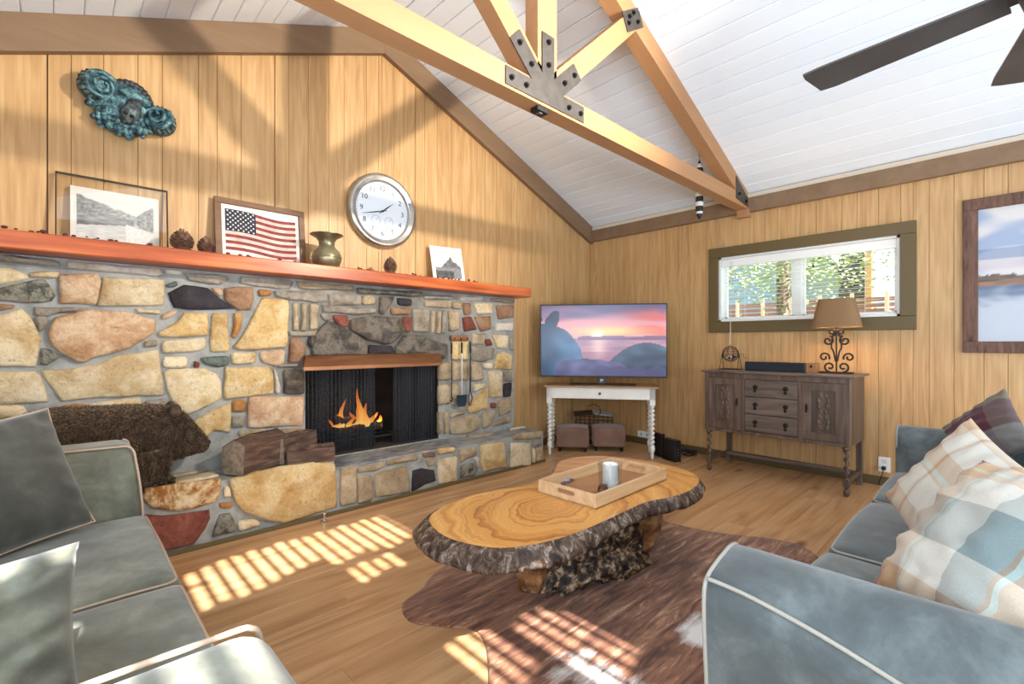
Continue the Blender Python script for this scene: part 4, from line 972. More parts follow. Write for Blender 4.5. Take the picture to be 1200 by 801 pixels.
# router and drive on the floor right of the console
for k, (px, py, w_, d_, h_, lab) in enumerate([(773, 534.5, 0.05, 0.16, 0.24, 'black modem box standing behind the console leg'), (788.5, 540, 0.075, 0.20, 0.215, 'black network box standing on the floor by the baseboard')]):
    c = onZ(px, py, 0); t = thing('network_box', lab, 'electronics', (c.x+0.03, c.y+0.03, 0), HEAD-PI/2+0.35)
    MB().bbox(-w_/2, w_/2, -d_/2, d_/2, 0.006, h_, 0.005).build('case', m_black, t); MB().bbox(-w_/2-0.008, w_/2+0.008, -d_/2, d_/2, 0, 0.008, 0.002).build('stand', m_black, t)
    for j in range(3): MB().box(-0.004, 0.004, -d_/2-0.001, -d_/2, h_*0.3+j*0.03, h_*0.3+j*0.03+0.006).build('indicator', plain('indicator_led', S(150,170,190), 0.4), t)
c = onZ(806, 533, 0.01)
cb = MB(); pts = []
crng = random.Random(2)
for i in range(26): pts.append((c.x+crng.uniform(-0.05, 0.12), c.y+crng.uniform(-0.12, 0.12), 0.012+0.05*abs(math.sin(i*0.9))*(0.4+0.6*crng.random())))
cb.tube(smooth_path(pts, 5), 0.005, 6); o = cb.build('cable_coil', m_black, None, smooth=True); tag(o, 'tangle of black cables on the floor beside the sideboard', 'cable')
c = onX(755, 515, XR-0.02)
t = thing('power_strip', 'white power outlet strip on the baseboard under the console', 'power strip', (XR-0.002, c.y, 0.08))
MB().bbox(-0.02, 0.0, -0.09, 0.09, 0.0, 0.075, 0.003).build('housing', m_whitep, t)
for j in (-0.04, 0.04): MB().box(-0.022, -0.02, j-0.014, j+0.014, 0.02, 0.055).build('socket', plain('socket_grey', S(190,190,190), 0.5), t)

# ------------------------------------------------------------------ sideboard
m_dark = wood('dark_oak', [(0.2, S(58,46,39)), (0.5, S(92,74,63)), (0.8, S(118,98,84))], 'z', 24, 1.4, 0.42, 0.04, 0.08, 0.4)
m_darkx = wood('dark_oak_across', [(0.2, S(62,52,47)), (0.5, S(98,84,75)), (0.8, S(122,106,96))], 'y', 24, 1.4, 0.42, 0.04, 0.08, 0.4)
SX0, SX1, SY0, SY1 = 4.42, 4.93, 0.865, 2.005
sc_ = Vector(((SX0+SX1)/2, (SY0+SY1)/2, 0))
sb = thing('sideboard', 'dark oak sideboard with carved doors, three drawers and twisted legs', 'sideboard', sc_)
dx, dy = (SX1-SX0)/2, (SY1-SY0)/2; ZB, ZT = 0.385, 0.925
MB().bbox(-dx-0.02, dx+0.01, -dy-0.035, dy+0.035, ZT, ZT+0.018, 0.005).build('top', m_darkx, sb)
bo = MB(); bo.bbox(-dx+0.02, dx, -dy, dy, ZB, ZT, 0.003)
bo.bbox(-dx, -dx+0.022, -dy, dy, ZT-0.045, ZT, 0.002); bo.bbox(-dx, -dx+0.022, -dy, dy, ZB, ZB+0.03, 0.002)
for yy in (-dy, -0.245, 0.21, dy-0.035): bo.bbox(-dx-0.002, -dx+0.0215, yy+0.0005, yy+0.0345, ZB-0.0005, ZT-0.0008, 0.002)
bo.build('body', m_dark, sb)
def side_door(y0, y1, hinge):
    d_ = MB(); z0_, z1_ = ZB+0.032, ZT-0.047; s_ = 0.062
    d_.bbox(-dx-0.004, -dx+0.016, y0, y1, z0_, z0_+s_, 0.002); d_.bbox(-dx-0.004, -dx+0.016, y0, y1, z1_-s_, z1_, 0.002); d_.bbox(-dx-0.004, -dx+0.016, y0, y0+s_, z0_+s_, z1_-s_, 0.002); d_.bbox(-dx-0.004, -dx+0.016, y1-s_, y1, z0_+s_, z1_-s_, 0.002)
    door = d_.build('door', m_dark, sb)
    # carved panel with relief leaves
    pn = MB(); pn.box(-dx+0.006, -dx+0.016, y0+s_, y1-s_, z0_+s_, z1_-s_)
    cy, cz = (y0+y1)/2, (z0_+z1_)/2; wy_, hz_ = (y1-y0)/2-s_, (z1_-z0_)/2-s_
    for a, b in ((-1, 0), (1, 0)): pn.box(-dx+0.002, -dx+0.008, cy+a*(wy_-0.014)-0.006, cy+a*(wy_-0.014)+0.006, cz-hz_+0.01, cz+hz_-0.01)
    rr_ = random.Random(4)
    for i in range(7):
        zz_ = cz-hz_+0.04+i*(2*hz_-0.08)/6
        for sgn in (-1, 1): pn.ball((-dx+0.006, cy+sgn*wy_*(0.30+0.12*math.sin(i*1.7)), zz_), 0.022, 8, 5, (0.32, 0.7, 1.25), T())
    pn.tube([(-dx+0.004, cy+0.02*math.sin(i*1.2), cz-hz_+0.02+i*(2*hz_-0.04)/12) for i in range(13)], 0.005, 6)
    pn.build('carved_panel', m_dark, door)
    hy = y0+0.03 if hinge > 0 else y1-0.03
    h_ = MB(); h_.ball((-dx-0.008, hy, cz+0.03), 0.02, 10, 7, (0.25, 0.55, 1.5)); h_.ball((-dx-0.016, hy, cz+0.0), 0.010, 8, 6, (0.8, 0.8, 1.6)); h_.build('handle', m_bolt, door, smooth=True)
side_door(-dy+0.035, -0.245, -1); side_door(0.245, dy-0.035, 1)
zz = ZT-0.047; dh = (zz-(ZB+0.032))/3
for k in range(3):
    z1_ = zz-k*dh-0.003; z0_ = z1_-dh+0.006
    d_ = MB().bbox(-dx-0.004, -dx+0.016, -0.208, 0.208, z0_, z1_, 0.004).build('drawer', m_darkx, sb)
    for yy in (-0.12, 0.12):
        h_ = MB(); h_.lathe([(0.0, 0.012), (0.018, 0.008), (0.02, 0.0)], 12, M=T((-dx-0.004, yy, (z0_+z1_)/2+0.012), 0, -PI/2)); h_.ball((-dx-0.012, yy, (z0_+z1_)/2-0.02), 0.012, 8, 6, (0.6, 0.9, 1.3)); h_.cyl((-dx-0.012, yy, (z0_+z1_)/2), (-dx-0.012, yy, (z0_+z1_)/2+0.012), 0.003, 6)
        h_.build('drop_pull', m_bolt, d_, smooth='auto')
for sy in (-1, 1):
    lg = twist_leg(0.14, ZB-0.02, 0.014, 0.008, 3.5, 12, 44); lg.lathe([(0.018, ZB-0.025), (0.028, ZB-0.015), (0.024, ZB)], 14); lg.bbox(-0.021, 0.021, -0.021, 0.021, 0.075, 0.14, 0.003); lg.lathe([(0.012, 0), (0.02, 0.015), (0.022, 0.035), (0.012, 0.055), (0.018, 0.076)], 14)
    lg.build('leg', m_dark, sb, smooth='auto', loc=(-dx+0.03, sy*(dy-0.03), 0))
    MB().bbox(dx-0.045, dx, sy*(dy-0.03)-0.022, sy*(dy-0.03)+0.022, 0, ZB, 0.003).build('leg', m_dark, sb)
    MB().bbox(-dx+0.03, dx-0.02, sy*(dy-0.03)-0.012, sy*(dy-0.03)+0.012, 0.09, 0.125, 0.003).build('stretcher', m_dark, sb)
MB().bbox(dx-0.10, dx-0.06, -dy+0.02, dy-0.02, 0.09, 0.125, 0.003).build('stretcher', m_darkx, sb)
STOP = ZT+0.018

# lamp
c = onX(981, 437, 4.72)
lp = thing('table_lamp', 'table lamp with black iron scroll base and brown tapered shade', 'lamp', (4.72, c.y+0.005, STOP))
m_iron = plain('wrought_iron', S(44,34,28), 0.55, 0.3)
MB().bbox(-0.05, 0.05, -0.115, 0.115, 0, 0.014, 0.003).build('base', m_iron, lp)
MB().cyl((0, 0, 0.014), (0, 0, 0.62), 0.006, 8).build('stem', m_iron, lp)
def spiral(cy, cz, r0, turns, a0, sg, n=26):
    return [(0, cy+sg*(r0*(1-0.78*i/n))*math.cos(a0+turns*2*PI*i/n), cz+(r0*(1-0.78*i/n))*math.sin(a0+turns*2*PI*i/n)) for i in range(n+1)]
for sg in (-1, 1):
    for (cy, cz, r0, a0, d_) in [(0.048, 0.055, 0.042, -1.57, 1.15), (0.088, 0.135, 0.040, 3.6, -1.2), (0.060, 0.275, 0.038, 2.4, 1.2), (0.034, 0.345, 0.034, -1.2, -1.15)]:
        sp_ = [(0, sg*cy+sg*(r0*(1-0.75*i/24))*math.cos(a0+d_*2*PI*i/24), cz+(r0*(1-0.75*i/24))*math.sin(a0+d_*2*PI*i/24)) for i in range(25)]
        MB().tube(sp_, 0.0075, 8).build('scroll', m_iron, lp, smooth=True)
    MB().tube(smooth_path([(0, sg*0.006, 0.10), (0, sg*0.02, 0.18), (0, sg*0.035, 0.22), (0, sg*0.03, 0.30), (0, sg*0.008, 0.37)], 5), 0.0065, 8).build('scroll', m_iron, lp, smooth=True)
m_shade, nt, b = nodes('lamp_shade_fabric'); b.inputs['Base Color'].default_value = S(136,110,76); b.inputs['Roughness'].default_value = 0.8
tl = N(nt, 'ShaderNodeBsdfTranslucent'); tl.inputs[0].default_value = S(190,130,70); mxs = N(nt, 'ShaderNodeMixShader'); mxs.inputs[0].default_value = 0.16
nt.links.new(b.outputs[0], mxs.inputs[1]); nt.links.new(tl.outputs[0], mxs.inputs[2]); nt.links.new(mxs.outputs[0], nt.nodes['Material Output'].inputs[0])
sd = MB(); secs = []
def sq_ring(hx_, hy_, z, n=8):
    pts = []
    for k in range(40):
        a = 2*PI*k/40; ca_, sa_ = math.cos(a), math.sin(a); p_ = 2.0/3.2
        pts.append((hx_*math.copysign(abs(ca_)**p_, ca_), hy_*math.copysign(abs(sa_)**p_, sa_), z))
    return pts
sd.loft([sq_ring(0.115, 0.178, 0.385), sq_ring(0.078, 0.128, 0.625), sq_ring(0.074, 0.124, 0.625), sq_ring(0.111, 0.174, 0.385)], cap=False); sd.v += []; sd.build('shade', m_shade, lp, smooth='auto')
MB().ball((0, 0, 0.47), 0.03, 12, 8, (1, 1, 1.2)).build('bulb', plain('lit_bulb', (1.0, 0.72, 0.40, 1), 0.5, emit=6), lp, smooth=True)
lamp('lamp_light', 'POINT', (4.72, c.y+0.005, STOP+0.47), 42, (1.0, 0.64, 0.34), 0.035)

# sound bar / wooden box
t = thing('speaker_box', 'long black speaker bar lying on the sideboard', 'speaker', (4.69, 1.47, STOP))
MB().bbox(-0.05, 0.05, -0.24, 0.255, 0.0, 0.082, 0.004).build('case', m_black, t); MB().bbox(-0.053, -0.05, -0.235, 0.25, 0.004, 0.078, 0.001).build('grille', plain('grille_cloth', S(30,34,42), 0.9), t)
t = thing('wooden_box', 'small wooden box at the end of the black speaker', 'box', (4.69, 1.185, STOP))
bxm = wood('box_wood', [(0.2, S(120,78,46)), (0.8, S(168,118,76))], 'z', 24, 2, 0.5, 0, 0.05, 0.3)
MB().bbox(-0.05, 0.05, -0.04, 0.04, 0, 0.085, 0.003).build('body', bxm, t); MB().cyl((-0.0505, 0, 0.055), (-0.049, 0, 0.055), 0.012, 12).build('hole', m_blackmatte, t)
# bingo cage
c = onX(856, 430, 4.72)
t = thing('wire_ball_cage', 'small round wire bingo cage on a frame at the end of the sideboard', 'cage', (4.72, c.y, STOP))
m_wire = plain('dark_wire', S(70,66,64), 0.35, 0.8)
for sy in (-0.085, 0.085): MB().tube([(-0.05, sy, 0.002), (0, sy*0.95, 0.15), (0.05, sy, 0.002)], 0.003, 6).build('stand_leg', m_wire, t)
MB().tube([(-0.05, -0.085, 0.003), (-0.05, 0.085, 0.003), (0.05, 0.085, 0.003), (0.05, -0.085, 0.003)], 0.003, 6, closed=True).build('stand_base', m_wire, t)
for k in range(10):
    a = PI*k/10; MB().tube([(0.075*math.cos(q)*math.cos(a), 0.0+0.075*math.sin(q), 0.15+0.075*math.cos(q)*math.sin(a)) for q in [2*PI*i/20 for i in range(20)]], 0.0017, 5, closed=True).build('wire', m_wire, t, smooth=True)
for yy in (-0.045, 0, 0.045): r_ = math.sqrt(0.075**2-yy*yy); MB().tube([(r_*math.cos(q), yy, 0.15+r_*math.sin(q)) for q in [2*PI*i/20 for i in range(20)]], 0.0017, 5, closed=True).build('wire', m_wire, t, smooth=True)
MB().tube([(0, -0.08, 0.15), (0, -0.125, 0.15), (-0.0, -0.125, 0.115), (0, -0.15, 0.113)], 0.004, 6).build('crank', bxm, t)
for i in range(14):
    a = i*2.4; r_ = 0.012*math.sqrt(i); MB().ball((r_*math.cos(a), r_*math.sin(a), 0.103+0.06*(r_/0.075)**2+0.008*(i % 2)), 0.0095, 8, 6).build('bingo_ball', m_black if i % 3 else plain('ball_ivory', S(224,216,196), 0.4), t, smooth=True)

# wall socket with plug
t = thing('wall_socket', 'white wall socket with a black plug right of the sideboard', 'socket', (XR-0.001, 0.745, 0.115))
MB().bbox(-0.008, 0, -0.04, 0.04, 0.0, 0.125, 0.002).build('plate', m_whitep, t)
for z_ in (0.035, 0.09): MB().bbox(-0.0095, -0.008, -0.017, 0.017, z_-0.016, z_+0.016, 0.001).build('socket', plain('socket_white', S(214,212,206), 0.4), t)
MB().bbox(-0.04, -0.0095, -0.014, 0.014, 0.022, 0.05, 0.003).build('plug', m_black, t)
MB().tube(smooth_path([(-0.035, 0, 0.03), (-0.05, 0.01, -0.02), (-0.03, 0.03, -0.08), (-0.03, 0.03, -0.11)], 5), 0.0035, 6).build('cord', m_black, t, smooth=True)

# framed lake picture on the window wall
pc = thing('framed_picture', 'large lake and shoreline picture in a rough brown barnwood frame', 'picture', (XR-0.001, 0.265, 1.125))
m_barn = textured('barnwood', [(0.28, S(40,30,26)), (0.42, S(92,66,54)), (0.7, S(124,92,76))], (6,40,6), 6, rough=0.8, bump=0.3)
m_barnz = textured('barnwood_upright', [(0.28, S(40,30,26)), (0.42, S(92,66,54)), (0.7, S(124,92,76))], (30,30,5), 6, rough=0.8, bump=0.3)
PWd, PHt, fw = 1.5, 1.16, 0.085
MB().bbox(-0.03, 0, -PWd, 0, PHt-fw, PHt, 0.004).build('frame_rail', m_barn, pc); MB().bbox(-0.03, 0, -PWd, 0, 0, fw, 0.004).build('frame_rail', m_barn, pc)
MB().bbox(-0.03, 0, -fw, 0, fw, PHt-fw, 0.004).build('frame_stile', m_barnz, pc); MB().bbox(-0.03, 0, -PWd, -PWd+fw, fw, PHt-fw, 0.004).build('frame_stile', m_barnz, pc)
def lake(u, v):
    n_ = nz((u*5, v*9, 1), 1); n2 = nz((u*16, v*30, 3), 1)
    if v > 0.42:
        c = mixc((0.93, 0.91, 0.90), (0.62, 0.70, 0.84), sst(0.0, 0.5, n_+0.25)*0.8)
        if 0.62 < v < 0.70: c = mixc(c, (0.45, 0.55, 0.72), 0.55)
        if 0.54 < v < 0.62: c = mixc(c, (0.88, 0.84, 0.86), 0.7)
        hgt = 0.50+0.035*nz((u*9, 0, 6), 1)+0.03*nz((u*25, 0, 2), 1)+0.08*math.exp(-((u-0.28)/0.06)**2)
        if v < hgt: c = mixc((0.34, 0.30, 0.28), (0.60, 0.50, 0.42), 0.5+n2)
        if v < 0.45: c = mixc((0.72, 0.52, 0.40), (0.60, 0.45, 0.36), 0.5+n2)
    else:
        c = mixc((0.82, 0.85, 0.90), (0.40, 0.48, 0.60), sst(0.27, 0.41, v+0.06*n_+0.04*n2))
    return c
lake0 = lake
def lake(u, v): return tuple(q*0.88 for q in lake0(u, v))
picture('print', PWd-2*fw, PHt-2*fw, 110, 90, lake, attr_mat('lake_print', rough=0.5), pc, T((-0.006, -PWd/2, fw), 0, 0, -PI/2))
MB().box(-0.004, 0, -PWd+fw, -fw, fw, PHt-fw).build('backing', m_groove, pc)
# ------------------------------------------------------------------ cowhide rug
m_rug, nt, b = nodes('brindle_cowhide'); L = nt.links
v1 = coords(nt, (4.0, 26, 4), False); n1 = N(nt, 'ShaderNodeTexNoise'); n1.inputs['Scale'].default_value = 1; n1.inputs['Detail'].default_value = 8; n1.inputs['Roughness'].default_value = 0.7; n1.inputs['Distortion'].default_value = 0.5; L.new(v1, n1.inputs['Vector'])
r1 = ramp(nt, [(0.28, S(44,26,19)), (0.42, S(98,58,40)), (0.55, S(146,98,70)), (0.68, S(200,160,128))]); L.new(n1.outputs['Fac'], r1.inputs[0])
v2 = coords(nt, (1.6, 2.4, 1), False); n2 = N(nt, 'ShaderNodeTexNoise'); n2.inputs['Scale'].default_value = 1; n2.inputs['Detail'].default_value = 8; n2.inputs['Roughness'].default_value = 0.62; L.new(v2, n2.inputs['Vector'])
# white belly patches: two centres, the second partly painted sunlight, broken up by noise
tcn = N(nt, 'ShaderNodeTexCoord'); acc = None
for (cx, cy, sx, sy, am) in [(1.93, 0.86, 0.20, 0.16, 0.75), (1.40, 1.02, 0.26, 0.30, 0.62)]:
    mp = N(nt, 'ShaderNodeMapping'); mp.inputs['Location'].default_value = (-cx/sx, -cy/sy, 0); mp.inputs['Scale'].default_value = (1/sx, 1/sy, 0); L.new(tcn.outputs['Object'], mp.inputs['Vector'])
    ln = N(nt, 'ShaderNodeVectorMath', operation='LENGTH'); L.new(mp.outputs[0], ln.inputs[0])
    mr = N(nt, 'ShaderNodeMapRange'); mr.inputs[1].default_value = 0.0; mr.inputs[2].default_value = 1.5; mr.inputs[3].default_value = am; mr.inputs[4].default_value = 0; L.new(ln.outputs['Value'], mr.inputs[0])
    if acc is None: acc = mr.outputs[0]
    else:
        mx = N(nt, 'ShaderNodeMath', operation='MAXIMUM'); L.new(acc, mx.inputs[0]); L.new(mr.outputs[0], mx.inputs[1]); acc = mx.outputs[0]
sm = N(nt, 'ShaderNodeMath', operation='ADD'); L.new(acc, sm.inputs[0]); L.new(n2.outputs['Fac'], sm.inputs[1])
s2 = N(nt, 'ShaderNodeMath', operation='MULTIPLY_ADD'); s2.inputs[1].default_value = 0.35; L.new(n1.outputs['Fac'], s2.inputs[0]); L.new(sm.outputs[0], s2.inputs[2])
rw = ramp(nt, [(0.98, (0,0,0,1)), (1.08, (1,1,1,1))]) if False else None
mr = N(nt, 'ShaderNodeMapRange'); mr.inputs[1].default_value = 1.05; mr.inputs[2].default_value = 1.22; L.new(s2.outputs[0], mr.inputs[0])
mxr = N(nt, 'ShaderNodeMixRGB'); mxr.inputs[2].default_value = S(226,220,214); L.new(mr.outputs[0], mxr.inputs[0]); L.new(r1.outputs[0], mxr.inputs[1])
L.new(mxr.outputs[0], b.inputs['Base Color']); b.inputs['Roughness'].default_value = 0.6; b.inputs['Sheen Weight'].default_value = 0.2
bp = N(nt, 'ShaderNodeBump'); bp.inputs['Strength'].default_value = 0.35; bp.inputs['Distance'].default_value = 0.006; L.new(n1.outputs['Fac'], bp.inputs['Height']); L.new(bp.outputs[0], b.inputs['Normal'])
out = [onZ(*p, 0.0) for p in [(495,690),(472,708),(480,728),(520,735),(556,739),(569,757),(573,785)]]
out = [(p.x, p.y) for p in out]+[(1.02, 1.16), (0.98, 0.90), (1.10, 0.62), (1.34, 0.50), (1.62, 0.40), (2.1, 0.34), (2.55, 0.46), (2.88, 0.62), (3.13, 0.80), (3.17, 0.98), (3.06, 1.18), (2.98, 1.36), (2.95, 1.62), (3.02, 1.86), (2.9, 2.08), (2.6, 2.12), (2.3, 2.22), (1.95, 2.18), (1.68, 2.14), (1.47, 2.09), (1.36, 2.04)]
loop = smooth_loop([(x, y, 0) for x, y in out], 5); nl = len(loop)
cx, cy = 2.0, 1.25
mb = MB(); rings = []
for f_, z in ((1.0, 0.001), (1.0, 0.005), (0.985, 0.008), (0.8, 0.0082), (0.5, 0.0085), (0.2, 0.0085)):
    rings.append([(cx+(p.x-cx)*f_*(1+0.006*nz((p.x, p.y, 0), 40)), cy+(p.y-cy)*f_, z+(0.003*nz((p.x*f_, p.y*f_, 1), 4) if f_ < 0.95 else 0)) for p in loop])
mb.loft(rings); o = mb.build('cowhide_rug', m_rug, None, smooth=True); tag(o, 'brown brindle cowhide rug with white patches under the coffee table', 'rug')

# ------------------------------------------------------------------ live-edge coffee table
TZ = 0.45
tab = thing('coffee_table', 'live-edge wood slab coffee table on a gnarled root base', 'table', (1.9, 1.5, 0.008))
TO = Vector((1.9, 1.5, 0.008))
top = [onZ(*p, TZ) for p in [(503,608),(520,593),(550,581),(590,572.5),(625,567),(646,556),(658,540),(690,534),(730,536),(770,542),(802,550),(819,560),(812,572),(790,581),(757,588),(730,600),(690,618),(650,632),(600,641),(560,639),(520,627)]]
loop = smooth_loop([(p.x, p.y, 0) for p in top], 6); nl = len(loop)
cen = Vector((1.85, 1.5, 0))
def nrm2(i):
    a = loop[(i-1) % nl]; b_ = loop[(i+1) % nl]; d = (b_-a).normalized(); return Vector((-d.y, d.x, 0))
area = sum(loop[i].x*loop[(i+1) % nl].y-loop[(i+1) % nl].x*loop[i].y for i in range(nl)); sgn = -1 if area > 0 else 1
m_ring, nt, b = nodes('polished_slab_rings'); L = nt.links
tcn = N(nt, 'ShaderNodeTexCoord'); mp = N(nt, 'ShaderNodeMapping'); L.new(tcn.outputs['Object'], mp.inputs['Vector'])
kn = onZ(652, 592, TZ)-TO; mp.inputs['Location'].default_value = (-kn.x, -kn.y*1.35, 0); mp.inputs['Scale'].default_value = (1.0, 1.35, 0.2)
nn = N(nt, 'ShaderNodeTexNoise'); nn.inputs['Scale'].default_value = 3.2; nn.inputs['Detail'].default_value = 4; L.new(mp.outputs[0], nn.inputs['Vector'])
ln = N(nt, 'ShaderNodeVectorMath', operation='LENGTH'); L.new(mp.outputs[0], ln.inputs[0])
ma = N(nt, 'ShaderNodeMath', operation='MULTIPLY_ADD'); ma.inputs[1].default_value = 0.30; L.new(nn.outputs['Fac'], ma.inputs[0]); L.new(ln.outputs['Value'], ma.inputs[2])
mu = N(nt, 'ShaderNodeMath', operation='MULTIPLY'); mu.inputs[1].default_value = 10; L.new(ma.outputs[0], mu.inputs[0])
n3 = N(nt, 'ShaderNodeTexNoise'); n3.noise_dimensions = '1D'; n3.inputs['Scale'].default_value = 1.0; n3.inputs['Detail'].default_value = 5; n3.inputs['Roughness'].default_value = 0.75; L.new(mu.outputs[0], n3.inputs['W'])
rg = ramp(nt, [(0.27, S(120,70,28)), (0.38, S(182,118,54)), (0.5, S(214,152,78)), (0.72, S(230,178,104))]); L.new(n3.outputs['Fac'], rg.inputs[0])
kr = ramp(nt, [(0.0, (1,1,1,1)), (0.09, (1,1,1,1)), (0.125, (0,0,0,1))]); n4 = N(nt, 'ShaderNodeMath', operation='MULTIPLY_ADD'); n4.inputs[1].default_value = 0.09; L.new(nn.outputs['Fac'], n4.inputs[0]); L.new(ln.outputs['Value'], n4.inputs[2]); L.new(n4.outputs[0], kr.inputs[0])
mk = N(nt, 'ShaderNodeMixRGB'); mk.inputs[2].default_value = S(92,56,34); L.new(kr.outputs[0], mk.inputs[0]); L.new(rg.outputs[0], mk.inputs[1])
L.new(mk.outputs[0], b.inputs['Base Color']); b.inputs['Roughness'].default_value = 0.32; b.inputs['Coat Weight'].default_value = 0.25; b.inputs['Coat Roughness'].default_value = 0.15
m_bark = textured('varnished_bark', [(0.34, S(18,12,10)), (0.45, S(64,44,32)), (0.54, S(108,86,70)), (0.64, S(178,164,150))], (26,26,6), 8, 0.72, rough=0.22, bump=0.8, bdist=0.02, dist=0.8)
rings = []
prof = [(0.0, 0.0), (0.010, -0.008), (0.028, -0.028), (0.042, -0.05), (0.040, -0.066), (0.018, -0.08), (-0.04, -0.09), (-0.15, -0.095)]
def bark_amt(p):   # the bark flares widest at the near-left end
    return 0.7+0.9*sst(1.75, 1.15, p.x)
bk_r = []
for k, (o_, z) in enumerate(prof):
    q = []
    for i, p in enumerate(loop):
        nrm = nrm2(i)*sgn; am = bark_amt(p); j = (0.010*nz((p.x, p.y, z), 18)+0.007*nz((p.x, p.y, z), 45)) if k > 0 else 0
        oo = o_*am if o_ > 0 else o_
        q.append(p+nrm*(oo+j)+Vector((0, 0, TZ+z*(0.75+0.30*am*0.6)+(0.008*nz((p.x, p.y, 9), 9) if k > 3 else 0)))-TO)
    bk_r.append(q)
mb = MB(); mb.loft(bk_r); mb.f.pop(-2); mb.m.pop(-2)      # keep the underside, drop the top cap
mb.build('bark_edge', m_bark, tab, smooth=True)
mb = MB(); n_ = nl; cc = Vector((1.85, 1.5, TZ))-TO
ring_t = [bk_r[0], [cc+(p-cc)*0.6 for p in bk_r[0]]]
vs = ring_t[0]+ring_t[1]+[cc]; fs = [(j, (j+1) % n_, n_+(j+1) % n_, n_+j) for j in range(n_)]+[(n_+j, n_+(j+1) % n_, 2*n_) for j in range(n_)]
mb.add(vs, fs); mb.build('slab_top', m_ring, tab)
# root base
m_burl = textured('gnarled_burl', [(0.38, S(16,13,12)), (0.47, S(58,44,34)), (0.54, S(120,96,72)), (0.62, S(206,184,152))], (26,26,26), 6, 0.65, rough=0.4, bump=0.7, bdist=0.02)
m_root = textured('tan_root', [(0.32, S(70,42,22)), (0.48, S(138,94,56)), (0.62, S(186,144,100))], (9,9,14), 7, 0.65, rough=0.4, bump=0.4, bdist=0.012)
def blob(name, c, s_, mat, amp, fr, nn_=34, mm=22, flat=None):
    mb = MB(); c = Vector(c)-TO
    def fn(d): return 1+amp*nz(d, fr, 3)+amp*0.7*nz(d, fr*2.3, 7)+amp*0.45*nz(d, fr*5, 1)
    mb.ball((0,0,0), 1, nn_, mm, (1,1,1), fn=fn); vs = []
    for v in mb.v:
        p = Vector((v[0]*s_[0], v[1]*s_[1], v[2]*s_[2]))+c; p.z = max(0.0, p.z); vs.append((p.x, p.y, p.z))
    mb.v = vs; return mb.build(name, mat, tab, smooth=True)
blob('burl', (2.09, 1.50, 0.13), (0.37, 0.17, 0.21), m_burl, 0.34, 2.6, 56, 34)
blob('burl', (1.86, 1.60, 0.10), (0.22, 0.15, 0.17), m_burl, 0.34, 2.9, 40, 26)
blob('root', (1.68, 1.62, 0.13), (0.085, 0.085, 0.26), m_root, 0.22, 2.0)
blob('root', (2.30, 1.38, 0.27), (0.10, 0.09, 0.17), m_root, 0.25, 2.0)
blob('root', (2.05, 1.55, 0.30), (0.40, 0.17, 0.09), m_root, 0.2, 2.4, 40, 22)

# ------------------------------------------------------------------ tray and what is on it
m_tray = wood('pale_tray_wood', [(0.2, S(190,150,106)), (0.5, S(214,178,134)), (0.8, S(228,198,158))], 'x', 24, 1.5, 0.5, 0, 0.04, 0.3)
A, B_, C_ = onZ(636, 579, TZ), onZ(698, 597, TZ), onZ(781, 562, TZ)
ux = (C_-B_); ul = ux.length; ang = math.atan2(ux.y, ux.x); wl_ = (A-B_).length
tc_ = B_+ux/2+Vector((-ux.y, ux.x, 0)).normalized()*wl_*0.56
hx_, hy_ = ul/2, wl_*0.56
tray = thing('serving_tray', 'pale wooden tray with cut-out handles on the coffee table', 'tray', (tc_.x, tc_.y, TZ+0.001), ang)
TH_ = 0.065; tt = 0.012
MB().bbox(-hx_, hx_, -hy_, hy_, 0, 0.008, 0.002).build('bottom', wood('tray_bottom_wood', [(0.2, S(150,104,68)), (0.8, S(184,136,94))], 'x', 20, 1.2, 0.5, 0, 0.04, 0.3), tray)
MB().bbox(-hx_, hx_, -hy_, -hy_+tt, 0.0, TH_, 0.002).build('side', m_tray, tray); MB().bbox(-hx_, hx_, hy_-tt, hy_, 0.0, TH_, 0.002).build('side', m_tray, tray)
for sx in (-1, 1):
    # end board with an oval hand hole
    ow, oh, oz = 0.055, 0.012, 0.040; n_ = 24
    hole = []
    for k in range(n_):
        a = 2*PI*k/n_; cxx = math.copysign(ow-oh, math.cos(a)) if abs(math.cos(a)) > 1e-6 else 0
        hole.append((cxx+oh*math.cos(a), oz+oh*math.sin(a)))
    yo, y1_ = -hy_+tt, hy_-tt
    outer = []
    for k in range(n_):
        a = 2*PI*k/n_; c_, s_ = math.cos(a), math.sin(a)
        kx = 1/max(abs(c_), abs(s_)); outer.append((y1_*max(-1, min(1, c_*kx)), TH_/2+TH_/2*max(-1, min(1, s_*kx))))
    x0 = sx*hx_; x1 = sx*(hx_-tt)
    vs = [(x0, *p) for p in outer]+[(x0, *p) for p in hole]+[(x1, *p) for p in outer]+[(x1, *p) for p in hole]; fs = []
    for k in range(n_):
        j = (k+1) % n_
        fs += [(k, j, n_+j, n_+k), (2*n_+k, 3*n_+k, 3*n_+j, 2*n_+j), (k, 2*n_+k, 2*n_+j, j), (n_+k, n_+j, 3*n_+j, 3*n_+k)]
    mb = MB(); mb.add(vs, fs); mb.build('handle_end', m_tray, tray)
TRAYZ = TZ+0.001+0.008
